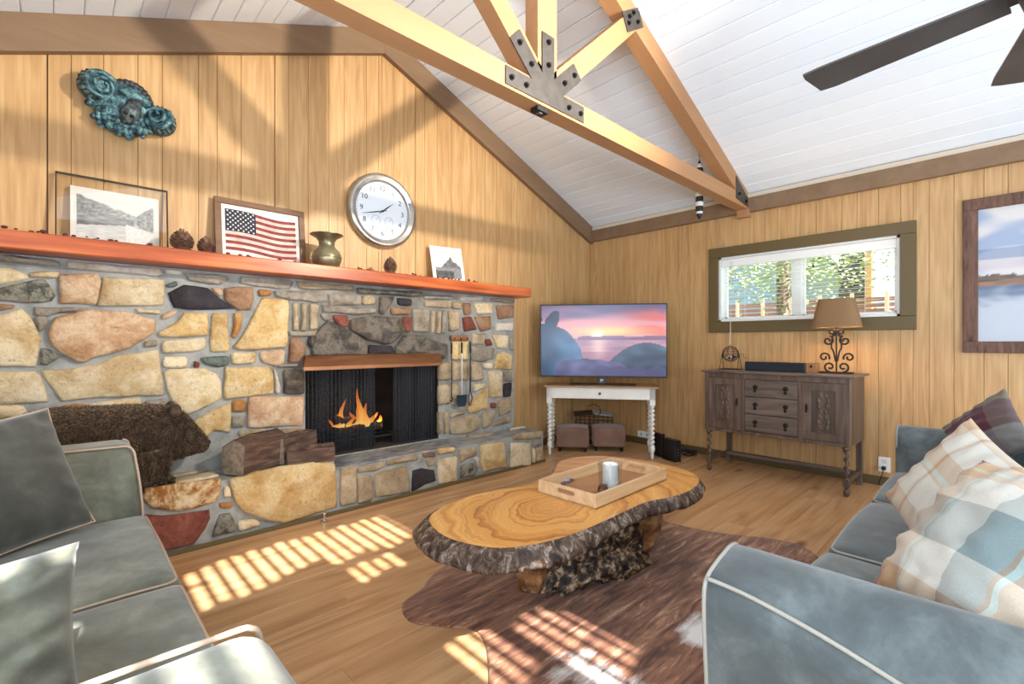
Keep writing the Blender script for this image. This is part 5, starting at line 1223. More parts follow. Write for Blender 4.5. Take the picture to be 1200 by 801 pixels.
# candle in a glass hurricane
c = onZ(715, 577, TRAYZ)
hv = thing('hurricane_glass', 'clear glass hurricane cup standing in the tray', 'glass', (c.x, c.y, TRAYZ+0.0005))
m_hg = glass('clear_glass', (0.95,0.97,0.98,1), 0.14)
MB().lathe([(0.0, 0.0), (0.048, 0.0), (0.052, 0.006), (0.058, 0.08), (0.063, 0.15), (0.060, 0.15), (0.055, 0.08), (0.048, 0.010), (0.0, 0.010)], 32).build('cup', m_hg, hv, smooth='auto')
cd = thing('pillar_candle', 'white pillar candle inside the glass cup', 'candle', (c.x, c.y, TRAYZ+0.011))
m_wax = plain('white_wax', S(240,240,238), 0.5)
MB().lathe([(0.0, 0), (0.036, 0.0), (0.037, 0.004), (0.037, 0.130), (0.033, 0.134), (0.028, 0.128), (0.0, 0.122)], 28).build('wax', m_wax, cd, smooth='auto')
MB().cyl((0, 0, 0.121), (0.002, 0, 0.132), 0.0015, 6).build('wick', m_blackmatte, cd)
# cards and coaster in the tray corner
c = onZ(660, 562, TRAYZ+0.01)
for k, (col, dz, rz, lab, wx) in enumerate([((112,84,78), 0.0, 0.2, 'brown leather coaster lying in the tray corner', 0.05), ((150,156,166), 0.0105, 0.5, 'grey booklet lying on the brown coaster in the tray', 0.04)]):
    o = MB().bbox(-wx, wx, -wx, wx, 0, 0.010, 0.002).build('coaster' if k == 0 else 'booklet', plain('coaster_mat', S(*col), 0.6)); o.location = (c.x+0.01*k, c.y+0.01, TRAYZ+0.0005+dz); o.rotation_euler = (0, 0, rz); tag(o, lab, 'coaster' if k == 0 else 'booklet')

# pine cones
m_cone = textured('pine_cone_scale', [(0.3, S(84,58,44)), (0.6, S(136,100,78)), (0.8, S(170,136,112))], (30,30,30), 4, rough=0.8, bump=0.2)
def pine_cone(loc, r, h, label, rx=0, ry=0, rows=11, group=None, col=None):
    t = thing('pine_cone', label, 'pine cone', loc, 0, group)
    Mx = Matrix.Rotation(rx, 4, 'X') @ Matrix.Rotation(ry, 4, 'Y')
    MB().lathe([(r*0.25, 0), (r*0.55, h*0.15), (r*0.6, h*0.4), (r*0.35, h*0.8), (0.002, h)], 10, M=Mx).build('core', m_cone, t, smooth=True)
    mb = MB(); g = 0
    for k in range(rows):
        f_ = k/(rows-1); rad = r*(math.sin(PI*(0.16+0.80*f_)))**0.8; nz_ = max(5, int(12*(rad/r)))
        for j in range(nz_):
            a = 2*PI*(j/nz_+0.5*(k % 2)/nz_); z = h*(0.06+0.86*f_); up_ = 0.25+1.0*f_
            ln_ = r*0.34; wd = rad*PI/nz_*0.95+0.002
            ca_, sa_ = math.cos(a), math.sin(a)
            def P(d, s_, zz): return (ca_*d-sa_*s_, sa_*d+ca_*s_, zz)
            r0 = rad*0.55
            mb.add([P(r0, -wd*0.4, z), P(r0, wd*0.4, z), P(rad, wd, z+ln_*up_*0.8), P(rad*1.03, 0, z+ln_*up_), P(rad, -wd, z+ln_*up_*0.8), P(rad*0.93, 0, z+ln_*up_*0.55)], [(0,1,2,5),(0,5,4),(5,2,3),(5,3,4),(0,4,3,2,1)], Mx)
    sc = mb.build('scales', m_cone, t, fix=False); sc['kind'] = 'stuff'
    return t
c = onZ(703, 581, TRAYZ); pine_cone((c.x-0.0, c.y, TRAYZ+0.012), 0.026, 0.05, 'tiny dark pine cone lying in the tray beside the glass', 0.5, 0.3, 8)

# chrome gas valve key stub on the floor
c = onZ(380, 611, 0.0)
t = thing('gas_valve', 'small chrome gas valve post on the floor before the hearth', 'valve', (c.x, c.y, 0.0))
m_chrome = plain('chrome', S(200,204,208), 0.15, 1.0)
MB().lathe([(0.026, 0), (0.026, 0.004), (0.018, 0.008), (0.009, 0.01)], 18).build('flange', m_chrome, t, smooth='auto')
MB().cyl((0, 0, 0.008), (0, 0, 0.055), 0.007, 12).build('post', m_chrome, t, smooth='auto'); MB().lathe([(0.008, 0.05), (0.016, 0.054), (0.016, 0.062), (0.006, 0.066)], 16).build('cap', m_chrome, t, smooth='auto')
# ------------------------------------------------------------------ sofas
def suede(name, c0, c1, c2):
    return textured(name, [(0.3, c0), (0.5, c1), (0.72, c2)], (6,6,6), 8, 0.66, rough=0.75, bump=0.12, dist=0.25, sheen=0.35, bscale=(60,60,60), bdist=0.002)
m_sofaL = suede('olive_grey_suede', S(72,72,58), S(102,102,86), S(138,138,120))
m_sofaR = suede('blue_grey_suede', S(58,65,66), S(79,87,88), S(114,123,124))
m_pillowL = suede('shaded_olive_suede', S(38,37,29), S(60,58,47), S(84,82,70))  # far pillow's suede, darkened so its shade is in the colour
m_pipeL = plain('tan_piping', S(176,152,128), 0.7); m_pipeR = plain('grey_piping', S(158,154,144), 0.7)

def cushion_piping(x0, x1, y0, y1, zt, r, front, warp):
    """cord along the upper front edge of a rounded cushion and a little way back along both sides"""
    i = 0.29*r; rc = r-i; pts = []
    def arc(cx, cy, a0): return [(cx+rc*math.cos(a0+PI/2*k/5), cy+rc*math.sin(a0+PI/2*k/5)) for k in range(6)]
    X0, X1, Y0, Y1 = x0+i, x1-i, y0+i, y1-i
    if front == '+x': pl = [(X0+0.05+(X1-rc-X0-0.05)*k/8, Y0) for k in range(8)]+arc(X1-rc, Y0+rc, -PI/2)+[(X1, Y0+rc+(Y1-Y0-2*rc)*k/10) for k in range(1, 10)]+arc(X1-rc, Y1-rc, 0)+[(X1-rc+(X0+0.05-X1+rc)*k/8, Y1) for k in range(1, 9)]
    else: pl = [(X1, Y0+0.05+(Y1-rc-Y0-0.05)*k/8) for k in range(8)]+arc(X1-rc, Y1-rc, 0)+[(X1-rc+(X0-X1+2*rc)*k/10, Y1) for k in range(1, 10)]+arc(X0+rc, Y1-rc, PI/2)+[(X0, Y1-rc+(Y0+0.05-Y1+rc)*k/8) for k in range(1, 9)]
    return [warp(Vector((x, y, zt-i+0.001))) for x, y in pl]
# left sofa (faces the coffee table)
ls = thing('sofa', 'olive grey suede two-seat sofa on the left with tan piping', 'sofa', (-0.2, 1.76, 0)); LO = Vector((-0.2, 1.76, 0))
def Lr(x0, x1, y0, y1, z0, z1, r, name, n=5, k=4, warp=None, mat=None):
    c = ((x0+x1)/2-LO.x, (y0+y1)/2-LO.y, (z0+z1)/2)
    return MB().rbox(c, (x1-x0, y1-y0, z1-z0), r, n, k, warp=warp).build(name, mat or m_sofaL, ls, smooth=True)
YN0, YN1, YF0, YF1 = 0.64, 0.90, 2.62, 2.86
Lr(-0.80, 0.20, YN1-0.02, YF0+0.02, 0.07, 0.29, 0.03, 'base')
Lr(-0.86, -0.58, YN0+0.03, YF1-0.03, 0.07, 0.86, 0.09, 'back')
ym = 1.80
def crown(p, y0, y1, x1):
    yy = p.y+LO.y; u = (yy-(y0+y1)/2)/((y1-y0)/2); q = Vector(p)
    if q.z > 0.36: q.z += 0.018*(1-u*u)*(1-min(1, abs((q.x+LO.x-(-0.1))/0.45))**3) + 0.004*nz((q.x, q.y, 0), 7)
    return q
for (y0, y1) in ((YN1+0.003, ym-0.003), (ym+0.003, YF0-0.003)):
    o = Lr(-0.60, 0.285, y0, y1, 0.29, 0.46, 0.045, 'seat_cushion', 8, 4, warp=lambda p, a=y0, b=y1: crown(p, a, b, 0.285))
    pth = cushion_piping(-0.60-LO.x, 0.285-LO.x, y0-LO.y, y1-LO.y, 0.46, 0.045, '+x', lambda p, a=y0, b=y1: crown(p, a, b, 0.285))
    MB().tube(pth, 0.0045, 6).build('piping', m_pipeL, o, smooth=True)
for (y0, y1, sg) in ((YN0, YN1, -1), (YF0, YF1, 1)):
    def aw(p, y0=y0, y1=y1, sg=sg):
        q = Vector(p); f_ = max(0, (q.z-0.35)/0.4); q.y += sg*0.05*f_*f_; q.x += 0.0
        q.z -= 0.05*sst(-0.2, -0.9, q.x+LO.x)*(q.z > 0.6)
        q.x -= 0.035*f_*f_*(q.x+LO.x > 0.1)
        return q
    o = Lr(-0.80, 0.275, y0, y1, 0.06, 0.752, 0.05, 'arm', 6, 4, warp=aw)
    yi = y0 if sg > 0 else y1     # inner edge carries the piping
    pts = []
    for z_ in [0.08+0.06*i for i in range(11)]+[0.72]:
        pts.append(aw(Vector((0.268-LO.x, yi-LO.y+sg*0.004, z_))))
    pts.append(aw(Vector((0.255-LO.x, yi-LO.y+sg*0.008, 0.742)))); pts.append(aw(Vector((0.20-LO.x, yi-LO.y+sg*0.010, 0.748)))); pts.append(aw(Vector((-0.2-LO.x, yi-LO.y+sg*0.012, 0.748)))); pts.append(aw(Vector((-0.7-LO.x, yi-LO.y+sg*0.012, 0.748))))
    MB().tube(smooth_path(pts, 3), 0.005, 6).build('piping', m_pipeL, o, smooth=True)
    yo = y1 if sg > 0 else y0
    MB().tube(smooth_path([aw(Vector((0.268-LO.x, yo-LO.y-sg*0.004, 0.08+0.065*i))) for i in range(11)]+[aw(Vector((0.25-LO.x, yo-LO.y-sg*0.012, 0.744)))], 3), 0.005, 6).build('piping', m_pipeL, o, smooth=True)
for (x_, y_) in ((-0.76, 0.72), (0.2, 0.72), (-0.76, 2.78), (0.2, 2.78)): MB().cyl((x_-LO.x, y_-LO.y, 0), (x_-LO.x, y_-LO.y, 0.08), 0.025, 12, 0.032).build('leg', m_blackmatte, ls)

# right sofa (faces the fireplace, its arm nearest the camera)
rs = thing('sofa', 'blue grey suede sofa on the right with plaid cushions', 'sofa', (2.4, 0.05, 0)); RO = Vector((2.4, 0.05, 0))
RY1 = 0.47      # front
def Rr(x0, x1, y0, y1, z0, z1, r, name, n=5, k=4, warp=None):
    c = ((x0+x1)/2-RO.x, (y0+y1)/2-RO.y, (z0+z1)/2)
    return MB().rbox(c, (x1-x0, y1-y0, z1-z0), r, n, k, warp=warp).build(name, m_sofaR, rs, smooth=True)
Rr(1.20, 3.60, -0.55, RY1-0.06, 0.07, 0.29, 0.03, 'base'); Rr(1.10, 3.72, -0.62, -0.34, 0.07, 0.84, 0.09, 'back')
xs_ = [1.255, 2.035, 2.815, 3.585]
for x0, x1 in zip(xs_[:-1], xs_[1:]):
    def cw(p, x0=x0, x1=x1):
        q = Vector(p); u = (q.x+RO.x-(x0+x1)/2)/((x1-x0)/2)
        if q.z > 0.36: q.z += 0.02*(1-u*u)+0.004*nz((q.x, q.y, 3), 7)
        return q
    o = Rr(x0+0.003, x1-0.003, -0.36, RY1+0.01, 0.29, 0.45, 0.05, 'seat_cushion', 8, 4, warp=cw)
    pth = cushion_piping(x0+0.003-RO.x, x1-0.003-RO.x, -0.36-RO.y, RY1+0.01-RO.y, 0.45, 0.05, '+y', cw)
    MB().tube(pth, 0.0045, 6).build('piping', m_pipeR, o, smooth=True)
def rarm(xin, sg, name='arm'):
    """scroll arm: profile lofted from front to back; the outer roll drops towards the back. sg=-1 near arm (outside towards -x)"""
    secs = []; ys = [RY1+0.012, RY1+0.010, RY1+0.0, RY1-0.03, RY1-0.10, 0.25, 0.12, 0.0, -0.15, -0.35, -0.55]
    pipe = []
    for i, y in enumerate(ys):
        f_ = sst(RY1, -0.3, y); drop = 0.14*f_; wd = 0.19+0.02*f_
        pr = [(0.0, 0.10), (0.0, 0.40), (0.0, 0.58), (-0.004, 0.655), (0.022, 0.698), (0.062, 0.708), (0.105, 0.702-0.25*drop), (0.15, 0.692-0.62*drop), (wd, 0.678-drop), (wd+0.020, 0.650-drop), (wd+0.020, 0.56-drop*0.7), (wd+0.006, 0.40), (wd+0.004, 0.25), (wd, 0.08)]
        sh = [0.82, 0.93, 0.985, 1.0][min(i, 3)]; cxp, czp = 0.1, 0.42
        q = []
        for (a, z) in pr:
            a2 = cxp+(a-cxp)*sh; z2 = czp+(z-czp)*(0.5+0.5*sh if sh < 1 else 1); q.append((xin+sg*a2-RO.x, y-RO.y, z2))
        secs.append(q)
        if i >= 2: pipe.append((xin+sg*(wd+0.012)-RO.x, y-RO.y, 0.674-drop))
    # smooth along profile
    s2 = []
    for q in secs:
        p = smooth_path(q, 3); s2.append(p)
    mb = MB(); mb.loft(s2); o = mb.build(name, m_sofaR, rs, smooth=True)
    fr_ = [(p[0], RY1+0.004-RO.y, p[2]) for p in smooth_path([secs[2][j] for j in range(len(secs[2])-1, 1, -1)], 3)]
    MB().tube(smooth_path(pipe, 3), 0.005, 6).build('piping', m_pipeR, o, smooth=True); MB().tube(fr_, 0.005, 6).build('piping', m_pipeR, o, smooth=True)
rarm(1.25, -1); rarm(3.59, 1)
for (x_, y_) in ((1.14, 0.38), (3.66, 0.38), (1.14, -0.52), (3.66, -0.52)): MB().cyl((x_-RO.x, y_-RO.y, 0), (x_-RO.x, y_-RO.y, 0.1), 0.025, 12, 0.032).build('leg', m_blackmatte, rs)

# ------------------------------------------------------------------ pillows
def pillow_mesh(w_, h_, t_, mat, seed=0, n=40, crease=1.0):
    mb = MB()
    def P(u, v, s_):
        pu, pv = 2*u-1, 2*v-1
        x = w_/2*pu*(1-0.07*(1-pv*pv)); z = h_/2*pv*(1-0.07*(1-pu*pu))
        e_ = max(0, (1-pu*pu)*(1-pv*pv)); th_ = t_/2*e_**0.45
        wr = 0.010*crease*e_**0.5*(nz((pu*1.6+pv, pv*3.0, seed), 1.4)+0.5*nz((pu*2, pv*6, seed+4), 1.5))
        wr += 0.009*max(0, crease-1)*e_**0.6*(0.5-abs(nz((pu*1.3+pv*1.1, pv*2.6-pu*0.9, seed+11), 1.9))*2.2)
        edge = min(1-abs(pu), 1-abs(pv)); wr += 0.006*crease*math.sin((pu*9 if 1-abs(pv) < 1-abs(pu) else pv*9)*2+seed)*math.exp(-((edge-0.18)/0.14)**2)*(e_ > 0)
        return Vector((x, s_*(th_+wr*(1 if e_ > 0 else 0)), z))
    for s_ in (-1, 1): mb.grid(n, n, lambda u, v, s_=s_: P(u, v, s_))
    import bmesh
    me = mb.mesh('throw_pillow', mat, True); bm = bmesh.new(); bm.from_mesh(me); bmesh.ops.remove_doubles(bm, verts=bm.verts, dist=0.0008); bmesh.ops.recalc_face_normals(bm, faces=bm.faces); bm.to_mesh(me); bm.free()
    me.polygons.foreach_set('use_smooth', [True]*len(me.polygons))
    return me
def place_pillow(c, nrm, roll, w_, h_, t_, mat, label, seed=0, group=None, pipe=None, crease=1.0):
    """nrm: direction the front (local -Y) faces; roll about it"""
    n_ = Vector(nrm).normalized(); yv = -n_; zv = (Vector((0,0,1))-yv*yv.z).normalized(); xv = yv.cross(zv)
    R_ = Matrix((xv, yv, zv)).transposed().to_4x4()
    o = bpy.data.objects.new('throw_pillow', pillow_mesh(w_, h_, t_, mat, seed, crease=crease)); C.objects.link(o)
    o.matrix_world = Matrix.Translation(Vector(c)) @ R_ @ Matrix.Rotation(roll, 4, 'Y')
    tag(o, label, 'pillow', group)
    if pipe:
        pts = []
        for (a, b_) in ((-1,-1),(1,-1),(1,1),(-1,1)):
            nx_ = {(-1,-1):(1,-1),(1,-1):(1,1),(1,1):(-1,1),(-1,1):(-1,-1)}[(a,b_)]
            for k in range(8):
                pu, pv = a+(nx_[0]-a)*k/8, b_+(nx_[1]-b_)*k/8; pts.append((w_/2*pu*(1-0.07*(1-pv*pv)), 0, h_/2*pv*(1-0.07*(1-pu*pu))))
        MB().tube(pts, 0.004, 6, closed=True).build('piping', pipe, o, smooth=True)
    return o
def plaid(name, bx_, bz_, half, lines):
    m, nt, b = nodes(name); L = nt.links; tc = N(nt, 'ShaderNodeTexCoord'); sp_ = N(nt, 'ShaderNodeSeparateXYZ'); L.new(tc.outputs['Object'], sp_.inputs[0])
    outs = []
    for ax, bands in (('X', bx_), ('Z', bz_)):
        mr = N(nt, 'ShaderNodeMapRange'); mr.inputs[1].default_value = -half; mr.inputs[2].default_value = half; L.new(sp_.outputs[ax], mr.inputs[0])
        r = ramp(nt, bands, 'CONSTANT'); L.new(mr.outputs[0], r.inputs[0]); outs.append(r.outputs[0])
    mx = N(nt, 'ShaderNodeMixRGB'); mx.inputs[0].default_value = 0.5; L.new(outs[0], mx.inputs[1]); L.new(outs[1], mx.inputs[2])
    # thread texture
    n_ = N(nt, 'ShaderNodeTexNoise'); n_.inputs['Scale'].default_value = 260; L.new(tc.outputs['Object'], n_.inputs['Vector']); hs = N(nt, 'ShaderNodeHueSaturation'); mr = N(nt, 'ShaderNodeMapRange'); mr.inputs[3].default_value = 0.85; mr.inputs[4].default_value = 1.15
    L.new(n_.outputs['Fac'], mr.inputs[0]); L.new(mr.outputs[0], hs.inputs['Value']); L.new(mx.outputs[0], hs.inputs['Color'])
    L.new(hs.outputs[0], b.inputs['Base Color']); b.inputs['Roughness'].default_value = 0.8; b.inputs['Sheen Weight'].default_value = 0.2
    bp = N(nt, 'ShaderNodeBump'); bp.inputs['Strength'].default_value = 0.15; bp.inputs['Distance'].default_value = 0.002; L.new(n_.outputs['Fac'], bp.inputs['Height']); L.new(bp.outputs[0], b.inputs['Normal'])
    return m
TAN_, TAU, WHT, GRB, MAR, LIN, BRN = S(186,154,118), S(142,122,98), S(204,202,192), S(120,138,140), S(120,26,52), S(170,190,184), S(150,112,78)
bX = [(0.0, MAR), (0.10, TAN_), (0.30, LIN), (0.325, TAN_), (0.345, LIN), (0.37, WHT), (0.60, GRB), (0.80, BRN), (0.82, LIN), (0.84, TAN_)]
bZ = [(0.0, TAN_), (0.20, WHT), (0.40, GRB), (0.66, WHT), (0.82, TAN_), (0.86, LIN), (0.88, TAN_)]
m_plA = plaid('beige_plaid', bX, bZ, 0.235, None)
bX2 = [(0.0, TAN_), (0.25, WHT), (0.5, TAN_), (0.52, LIN), (0.56, TAN_), (0.7, WHT), (0.9, TAN_)]
bZ2 = [(0.0, TAN_), (0.3, WHT), (0.62, TAN_), (0.66, WHT), (0.80, TAN_)]
m_plB = plaid('cream_plaid', bX2, bZ2, 0.235, None)
bX3 = [(0.0, S(92,84,70)), (0.22, S(70,14,34)), (0.46, S(120,60,70)), (0.475, S(70,14,34)), (0.70, S(100,92,84))]
bZ3 = [(0.0, S(110,116,118)), (0.40, S(72,16,36)), (0.76, S(108,100,72))]
m_plC = plaid('maroon_plaid', bX3, bZ3, 0.235, None)
def faces(c): v = Vector((0, 0, CAM_Z))-Vector(c); return v
place_pillow((1.52, 0.03, 0.72), (-0.47, 0.74, 0.68), -0.09, 0.46, 0.46, 0.19, m_plA, 'beige and blue plaid pillow nearest the camera on the right sofa', 1, crease=1.3)
place_pillow((2.30, 0.14, 0.667), (-0.437, 0.528, 0.377), -1.177, 0.44, 0.44, 0.15, m_plB, 'cream and tan plaid pillow behind the blue plaid one', 5)
place_pillow((3.50, 0.11, 0.71), (-0.64, 0.79, 0.485), -0.85, 0.40, 0.40, 0.14, m_plC, 'maroon and grey plaid pillow at the far arm of the right sofa', 9)
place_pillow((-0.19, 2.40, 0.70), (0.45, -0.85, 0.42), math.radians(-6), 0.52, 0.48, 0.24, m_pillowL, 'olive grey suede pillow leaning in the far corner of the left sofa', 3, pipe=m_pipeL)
place_pillow((-0.21, 1.29, 0.60), (0.10, -0.85, 0.30), 0, 0.50, 0.37, 0.27, m_sofaL, 'shiny grey suede pillow standing on the near seat of the left sofa', 8, crease=2.6)
m_flor = textured('floral_print', [(0.35, S(120,60,56)), (0.48, S(214,204,190)), (0.6, S(196,150,132)), (0.7, S(90,104,96))], (30,30,30), 3, rough=0.8, bump=0)
place_pillow((-0.36, 1.98, 0.62), (0.8, -0.5, 0.3), 0, 0.34, 0.34, 0.12, m_flor, 'small floral pillow at the left picture edge', 2)
# ------------------------------------------------------------------ on the mantel
MZ = FZ-0.002+0.092
# glass frame with a black-and-white river photograph
def lean_root(name, label, cat, x, y, w_, h_, tilt):
    t = thing(name, label, cat, (x, y, MZ+0.0005)); t.rotation_euler = (-tilt, 0, 0); return t
t = lean_root('framed_photo', 'black and white river photograph in a clear frame with thin black edge', 'picture', 0.245, 3.735, 0.52, 0.4, math.radians(6))
FW, FH = 0.525, 0.425
for (a, b_, c_, d_) in ((-FW/2, FW/2, FH-0.006, FH), (-FW/2, FW/2, 0, 0.006)): MB().box(a, b_, -0.012, 0.012, c_, d_).build('frame_bar', m_black, t)
for a in (-FW/2, FW/2-0.006): MB().box(a, a+0.006, -0.012, 0.012, 0.006, FH-0.006).build('frame_bar', m_black, t)
MB().box(-FW/2+0.006, FW/2-0.006, -0.002, 0.0, 0.006, FH-0.006).build('glass_pane', glass('frame_glass', (0.98,0.98,0.97,1), 0.06), t)
MB().box(-0.20, 0.215, 0.0005, 0.004, 0.02, 0.36).build('mount', plain('white_mount', S(224,220,212), 0.7), t)
def river(u, v):
    n_ = 0.5+0.5*nz((u*22, v*22, 1), 1); n2 = 0.5+0.5*nz((u*8, v*30, 5), 1); g = 0.82
    ridge = 0.94-0.42*u+0.04*nz((u*10, 0, 3), 1)
    if v < ridge and u < 0.75: g = 0.30+0.35*n_+0.25*u
    if u > 0.62 and v < 0.86 and v > 0.42-0.3*(u-0.62) and v < 0.45+1.2*(u-0.62): g = 0.35+0.45*n_
    if v < 0.55 and u < 0.68: g = 0.40+0.3*n2-0.12*(v < 0.40)
    if v < 0.30+0.15*u and u < 0.8: g = 0.68+0.18*n2
    if v < 0.38-0.55*(u-0.70) and u > 0.62: g = 0.78+0.12*n_
    return (g, g, g*0.98)
picture('print', 0.36, 0.285, 70, 56, river, attr_mat('photo_print', rough=0.5), t, T((0.0075, -0.0005, 0.047)))
# two pine cones, later a third
pine_cone((0.553, 3.56, MZ), 0.064, 0.135, 'large brown pine cone on the mantel beside the river photograph', group=None)
pine_cone((0.683, 3.56, MZ), 0.052, 0.112, 'smaller brown pine cone on the mantel beside the flag picture')
pine_cone((1.99, 3.56, MZ), 0.055, 0.145, 'tall dark pine cone on the mantel under the clock')
# framed flag
t = lean_root('flag_picture', 'framed worn flag print with stars and stripes on the mantel', 'picture', 1.065, 3.72, 0.6, 0.44, math.radians(7))
FW, FH, fw = 0.60, 0.45, 0.042
m_frw = wood('brown_frame_wood', [(0.2, S(92,62,40)), (0.8, S(132,96,66))], 'x', 26, 2, 0.5, 0, 0.06, 0.3)
for (a, b_, c_, d_) in ((-FW/2, FW/2, FH-fw, FH), (-FW/2, FW/2, 0, fw)): MB().bbox(a, b_, -0.016, 0.012, c_, d_, 0.003).build('frame_bar', m_frw, t)
for a in (-FW/2, FW/2-fw): MB().bbox(a, a+fw, -0.016, 0.012, fw, FH-fw, 0.003).build('frame_bar', m_frw, t)
MB().box(-FW/2+fw, FW/2-fw, -0.002, 0.008, fw, FH-fw).build('paper', textured('aged_paper', [(0.3, S(214,204,188)), (0.7, S(236,230,218))], (14,14,14), 5, rough=0.8, bump=0), t)
fl = MB(); fx0, fx1, fz0, fz1 = -0.235, 0.235, 0.083, 0.375; cxr = -0.04; czb = fz1-(fz1-fz0)*7/13
def wav(x, z, y=-0.0025): return (x, y, z+0.010*math.sin((x-fx0)*13+0.5)*(0.4+0.6*sst(fx0, fx1, x))-0.02*sst(fx0, fx1, x))
def fband(x0, x1, z0_, z1_, mi, n_=20, y=-0.0025):
    fl.mi = mi; vs = []; fs = []
    for i in range(n_+1):
        x = x0+(x1-x0)*i/n_; vs += [wav(x, z0_, y), wav(x, z1_, y)]
    for i in range(n_): fs.append((2*i, 2*i+2, 2*i+3, 2*i+1))
    fl.add(vs, fs)
sh = (fz1-fz0)/13
for k in range(13):
    z1_ = fz1-k*sh; fband(cxr if k < 7 else fx0, fx1, z1_-sh, z1_, 0 if k % 2 == 0 else 1)
fband(fx0, cxr, czb, fz1, 2, y=-0.0027)
for r_ in range(9):
    nst = 6 if r_ % 2 == 0 else 5
    for q_ in range(nst):
        x = fx0+(cxr-fx0)*((q_+0.5+(0.5 if nst == 5 else 0))/6); z = fz1-(fz1-czb)*((r_+0.7)/9.4)
        fl.mi = 3; ro = 0.0085; pts = []
        for k in range(10):
            a = PI/2+k*PI/5; rr_ = ro if k % 2 == 0 else ro*0.42; px_ = wav(x+rr_*math.cos(a), z+rr_*math.sin(a), -0.003); pts.append(px_)
        c_ = wav(x, z, -0.003); fl.add([c_]+pts, [(0, 1+k, 1+(k+1) % 10) for k in range(10)])
m_fr = textured('faded_red', [(0.3, S(110,44,48)), (0.7, S(150,70,70))], (20,20,20), 4, rough=0.8, bump=0); m_fw = textured('faded_pink_white', [(0.3, S(206,160,146)), (0.7, S(230,204,190))], (12,12,12), 4, rough=0.8, bump=0)
fl.build('flag_print', [m_fr, m_fw, plain('faded_navy', S(38,42,58), 0.8), plain('star_white', S(222,218,208), 0.8)], t, fix=False)
# brass vase (spittoon)
t = thing('brass_vase', 'tarnished brass wide-lipped vase on the mantel', 'vase', (1.455, 3.55, MZ+0.0005))
m_brass = textured('tarnished_brass', [(0.3, S(92,88,68)), (0.55, S(134,126,98)), (0.75, S(162,148,114))], (10,10,10), 5, rough=0.35, bump=0.05, metal=0.6)
MB().lathe([(0.0, 0), (0.068, 0.0), (0.088, 0.018), (0.104, 0.055), (0.106, 0.085), (0.094, 0.125), (0.066, 0.15), (0.055, 0.17), (0.056, 0.195), (0.075, 0.225), (0.118, 0.248), (0.118, 0.252), (0.07, 0.23), (0.045, 0.20), (0.0, 0.19)], 36).build('body', m_brass, t, smooth='auto')
MB().tube([(0.1065*math.cos(2*PI*i/32), 0.1065*math.sin(2*PI*i/32), 0.078) for i in range(32)], 0.003, 6, closed=True).build('rib', m_brass, t, smooth=True)
# photo card
t = lean_root('photo_card', 'small unframed black and white photo card at the right end of the mantel', 'picture', 2.70, 3.69, 0.37, 0.36, math.radians(10))
t.rotation_euler = (-math.radians(10), math.radians(-2), 0)
MB().bbox(-0.185, 0.185, 0.0, 0.004, 0, 0.365, 0.001).build('card', plain('card_white', S(236,234,228), 0.7), t)
def peak(u, v):
    n_ = 0.5+0.5*nz((u*9, v*9, 2), 1); n2 = 0.5+0.5*nz((u*26, v*26, 4), 1)
    r_ = 0.75-0.9*abs(u-0.62)+0.08*nz((u*9, 0, 1), 1)
    g = 0.78 if v > r_ else 0.30+0.5*n_*n2
    if v < 0.38: g = 0.30+0.45*n2
    if v < 0.28 and u < 0.7: g = 0.22+0.2*n_
    return (g, g, g)
picture('print', 0.30, 0.27, 50, 46, peak, attr_mat('card_print', rough=0.5), t, T((0, -0.0012, 0.055)))
# dried berry garland along the mantel back
gr = random.Random(9); m_berry = textured('dried_garland', [(0.3, S(70,28,20)), (0.7, S(120,56,40))], (40,40,40), 3, rough=0.8, bump=0)
mb = MB()
for i in range(190):
    x = gr.uniform(-0.6, 3.0)
    if 0.42 < x < 0.80 or 1.30 < x < 1.62 or 0.7 < x < 1.4 and gr.random() < 0.8: continue
    mb.ball((x-1.5, 3.53+gr.uniform(-0.012, 0.03)-3.53, gr.uniform(0.006, 0.03)), gr.uniform(0.005, 0.011), 6, 4, (1.3, 1, 0.8))
mb.tube([(-2.1+0.05*i, 0.01*math.sin(i), 0.007) for i in range(73)], 0.003, 5)
o = mb.build('dried_garland', m_berry, None, loc=(1.5, 3.53, MZ+0.001)); tag(o, 'thin garland of dried brown berries and leaves along the mantel', 'garland', kind='stuff')

# ------------------------------------------------------------------ wall clock
t = thing('wall_clock', 'round brushed silver wall clock with white dial', 'clock', (2.04, YA-0.001, 2.345))
RYm = Matrix.Rotation(PI/2, 4, 'X')     # lathe axis -> -Y
m_silver = textured('brushed_silver', [(0.3, S(150,148,142)), (0.7, S(206,204,198))], (6,6,6), 3, rough=0.28, bump=0, metal=0.9)
MB().lathe([(0.30, 0.0), (0.318, 0.015), (0.322, 0.04), (0.305, 0.062), (0.285, 0.066), (0.270, 0.052), (0.262, 0.055), (0.252, 0.045), (0.246, 0.03)], 56, M=RYm, caps=False).build('rim', m_silver, t, smooth=True)
m_dial = plain('dial_white', S(228,234,240), 0.5)
MB().lathe([(0.0, 0.026), (0.25, 0.026), (0.25, 0.024)], 48, M=RYm).build('dial', m_dial, t)
def text_mesh(s_, size, M_, name, mat, parent):
    cu = bpy.data.curves.new('txt', 'FONT'); cu.body = s_; cu.size = size; cu.align_x = 'CENTER'; cu.align_y = 'CENTER'; cu.extrude = 0.0006; cu.resolution_u = 3
    ob = bpy.data.objects.new('txt', cu); C.objects.link(ob); dg = bpy.context.evaluated_depsgraph_get(); me = bpy.data.meshes.new_from_object(ob.evaluated_get(dg)); bpy.data.objects.remove(ob)
    me.transform(M_); me.materials.clear(); me.materials.append(mat); o = bpy.data.objects.new(name, me); C.objects.link(o); o.parent = parent; return o
m_ink = plain('dial_ink', S(40,44,48), 0.5)
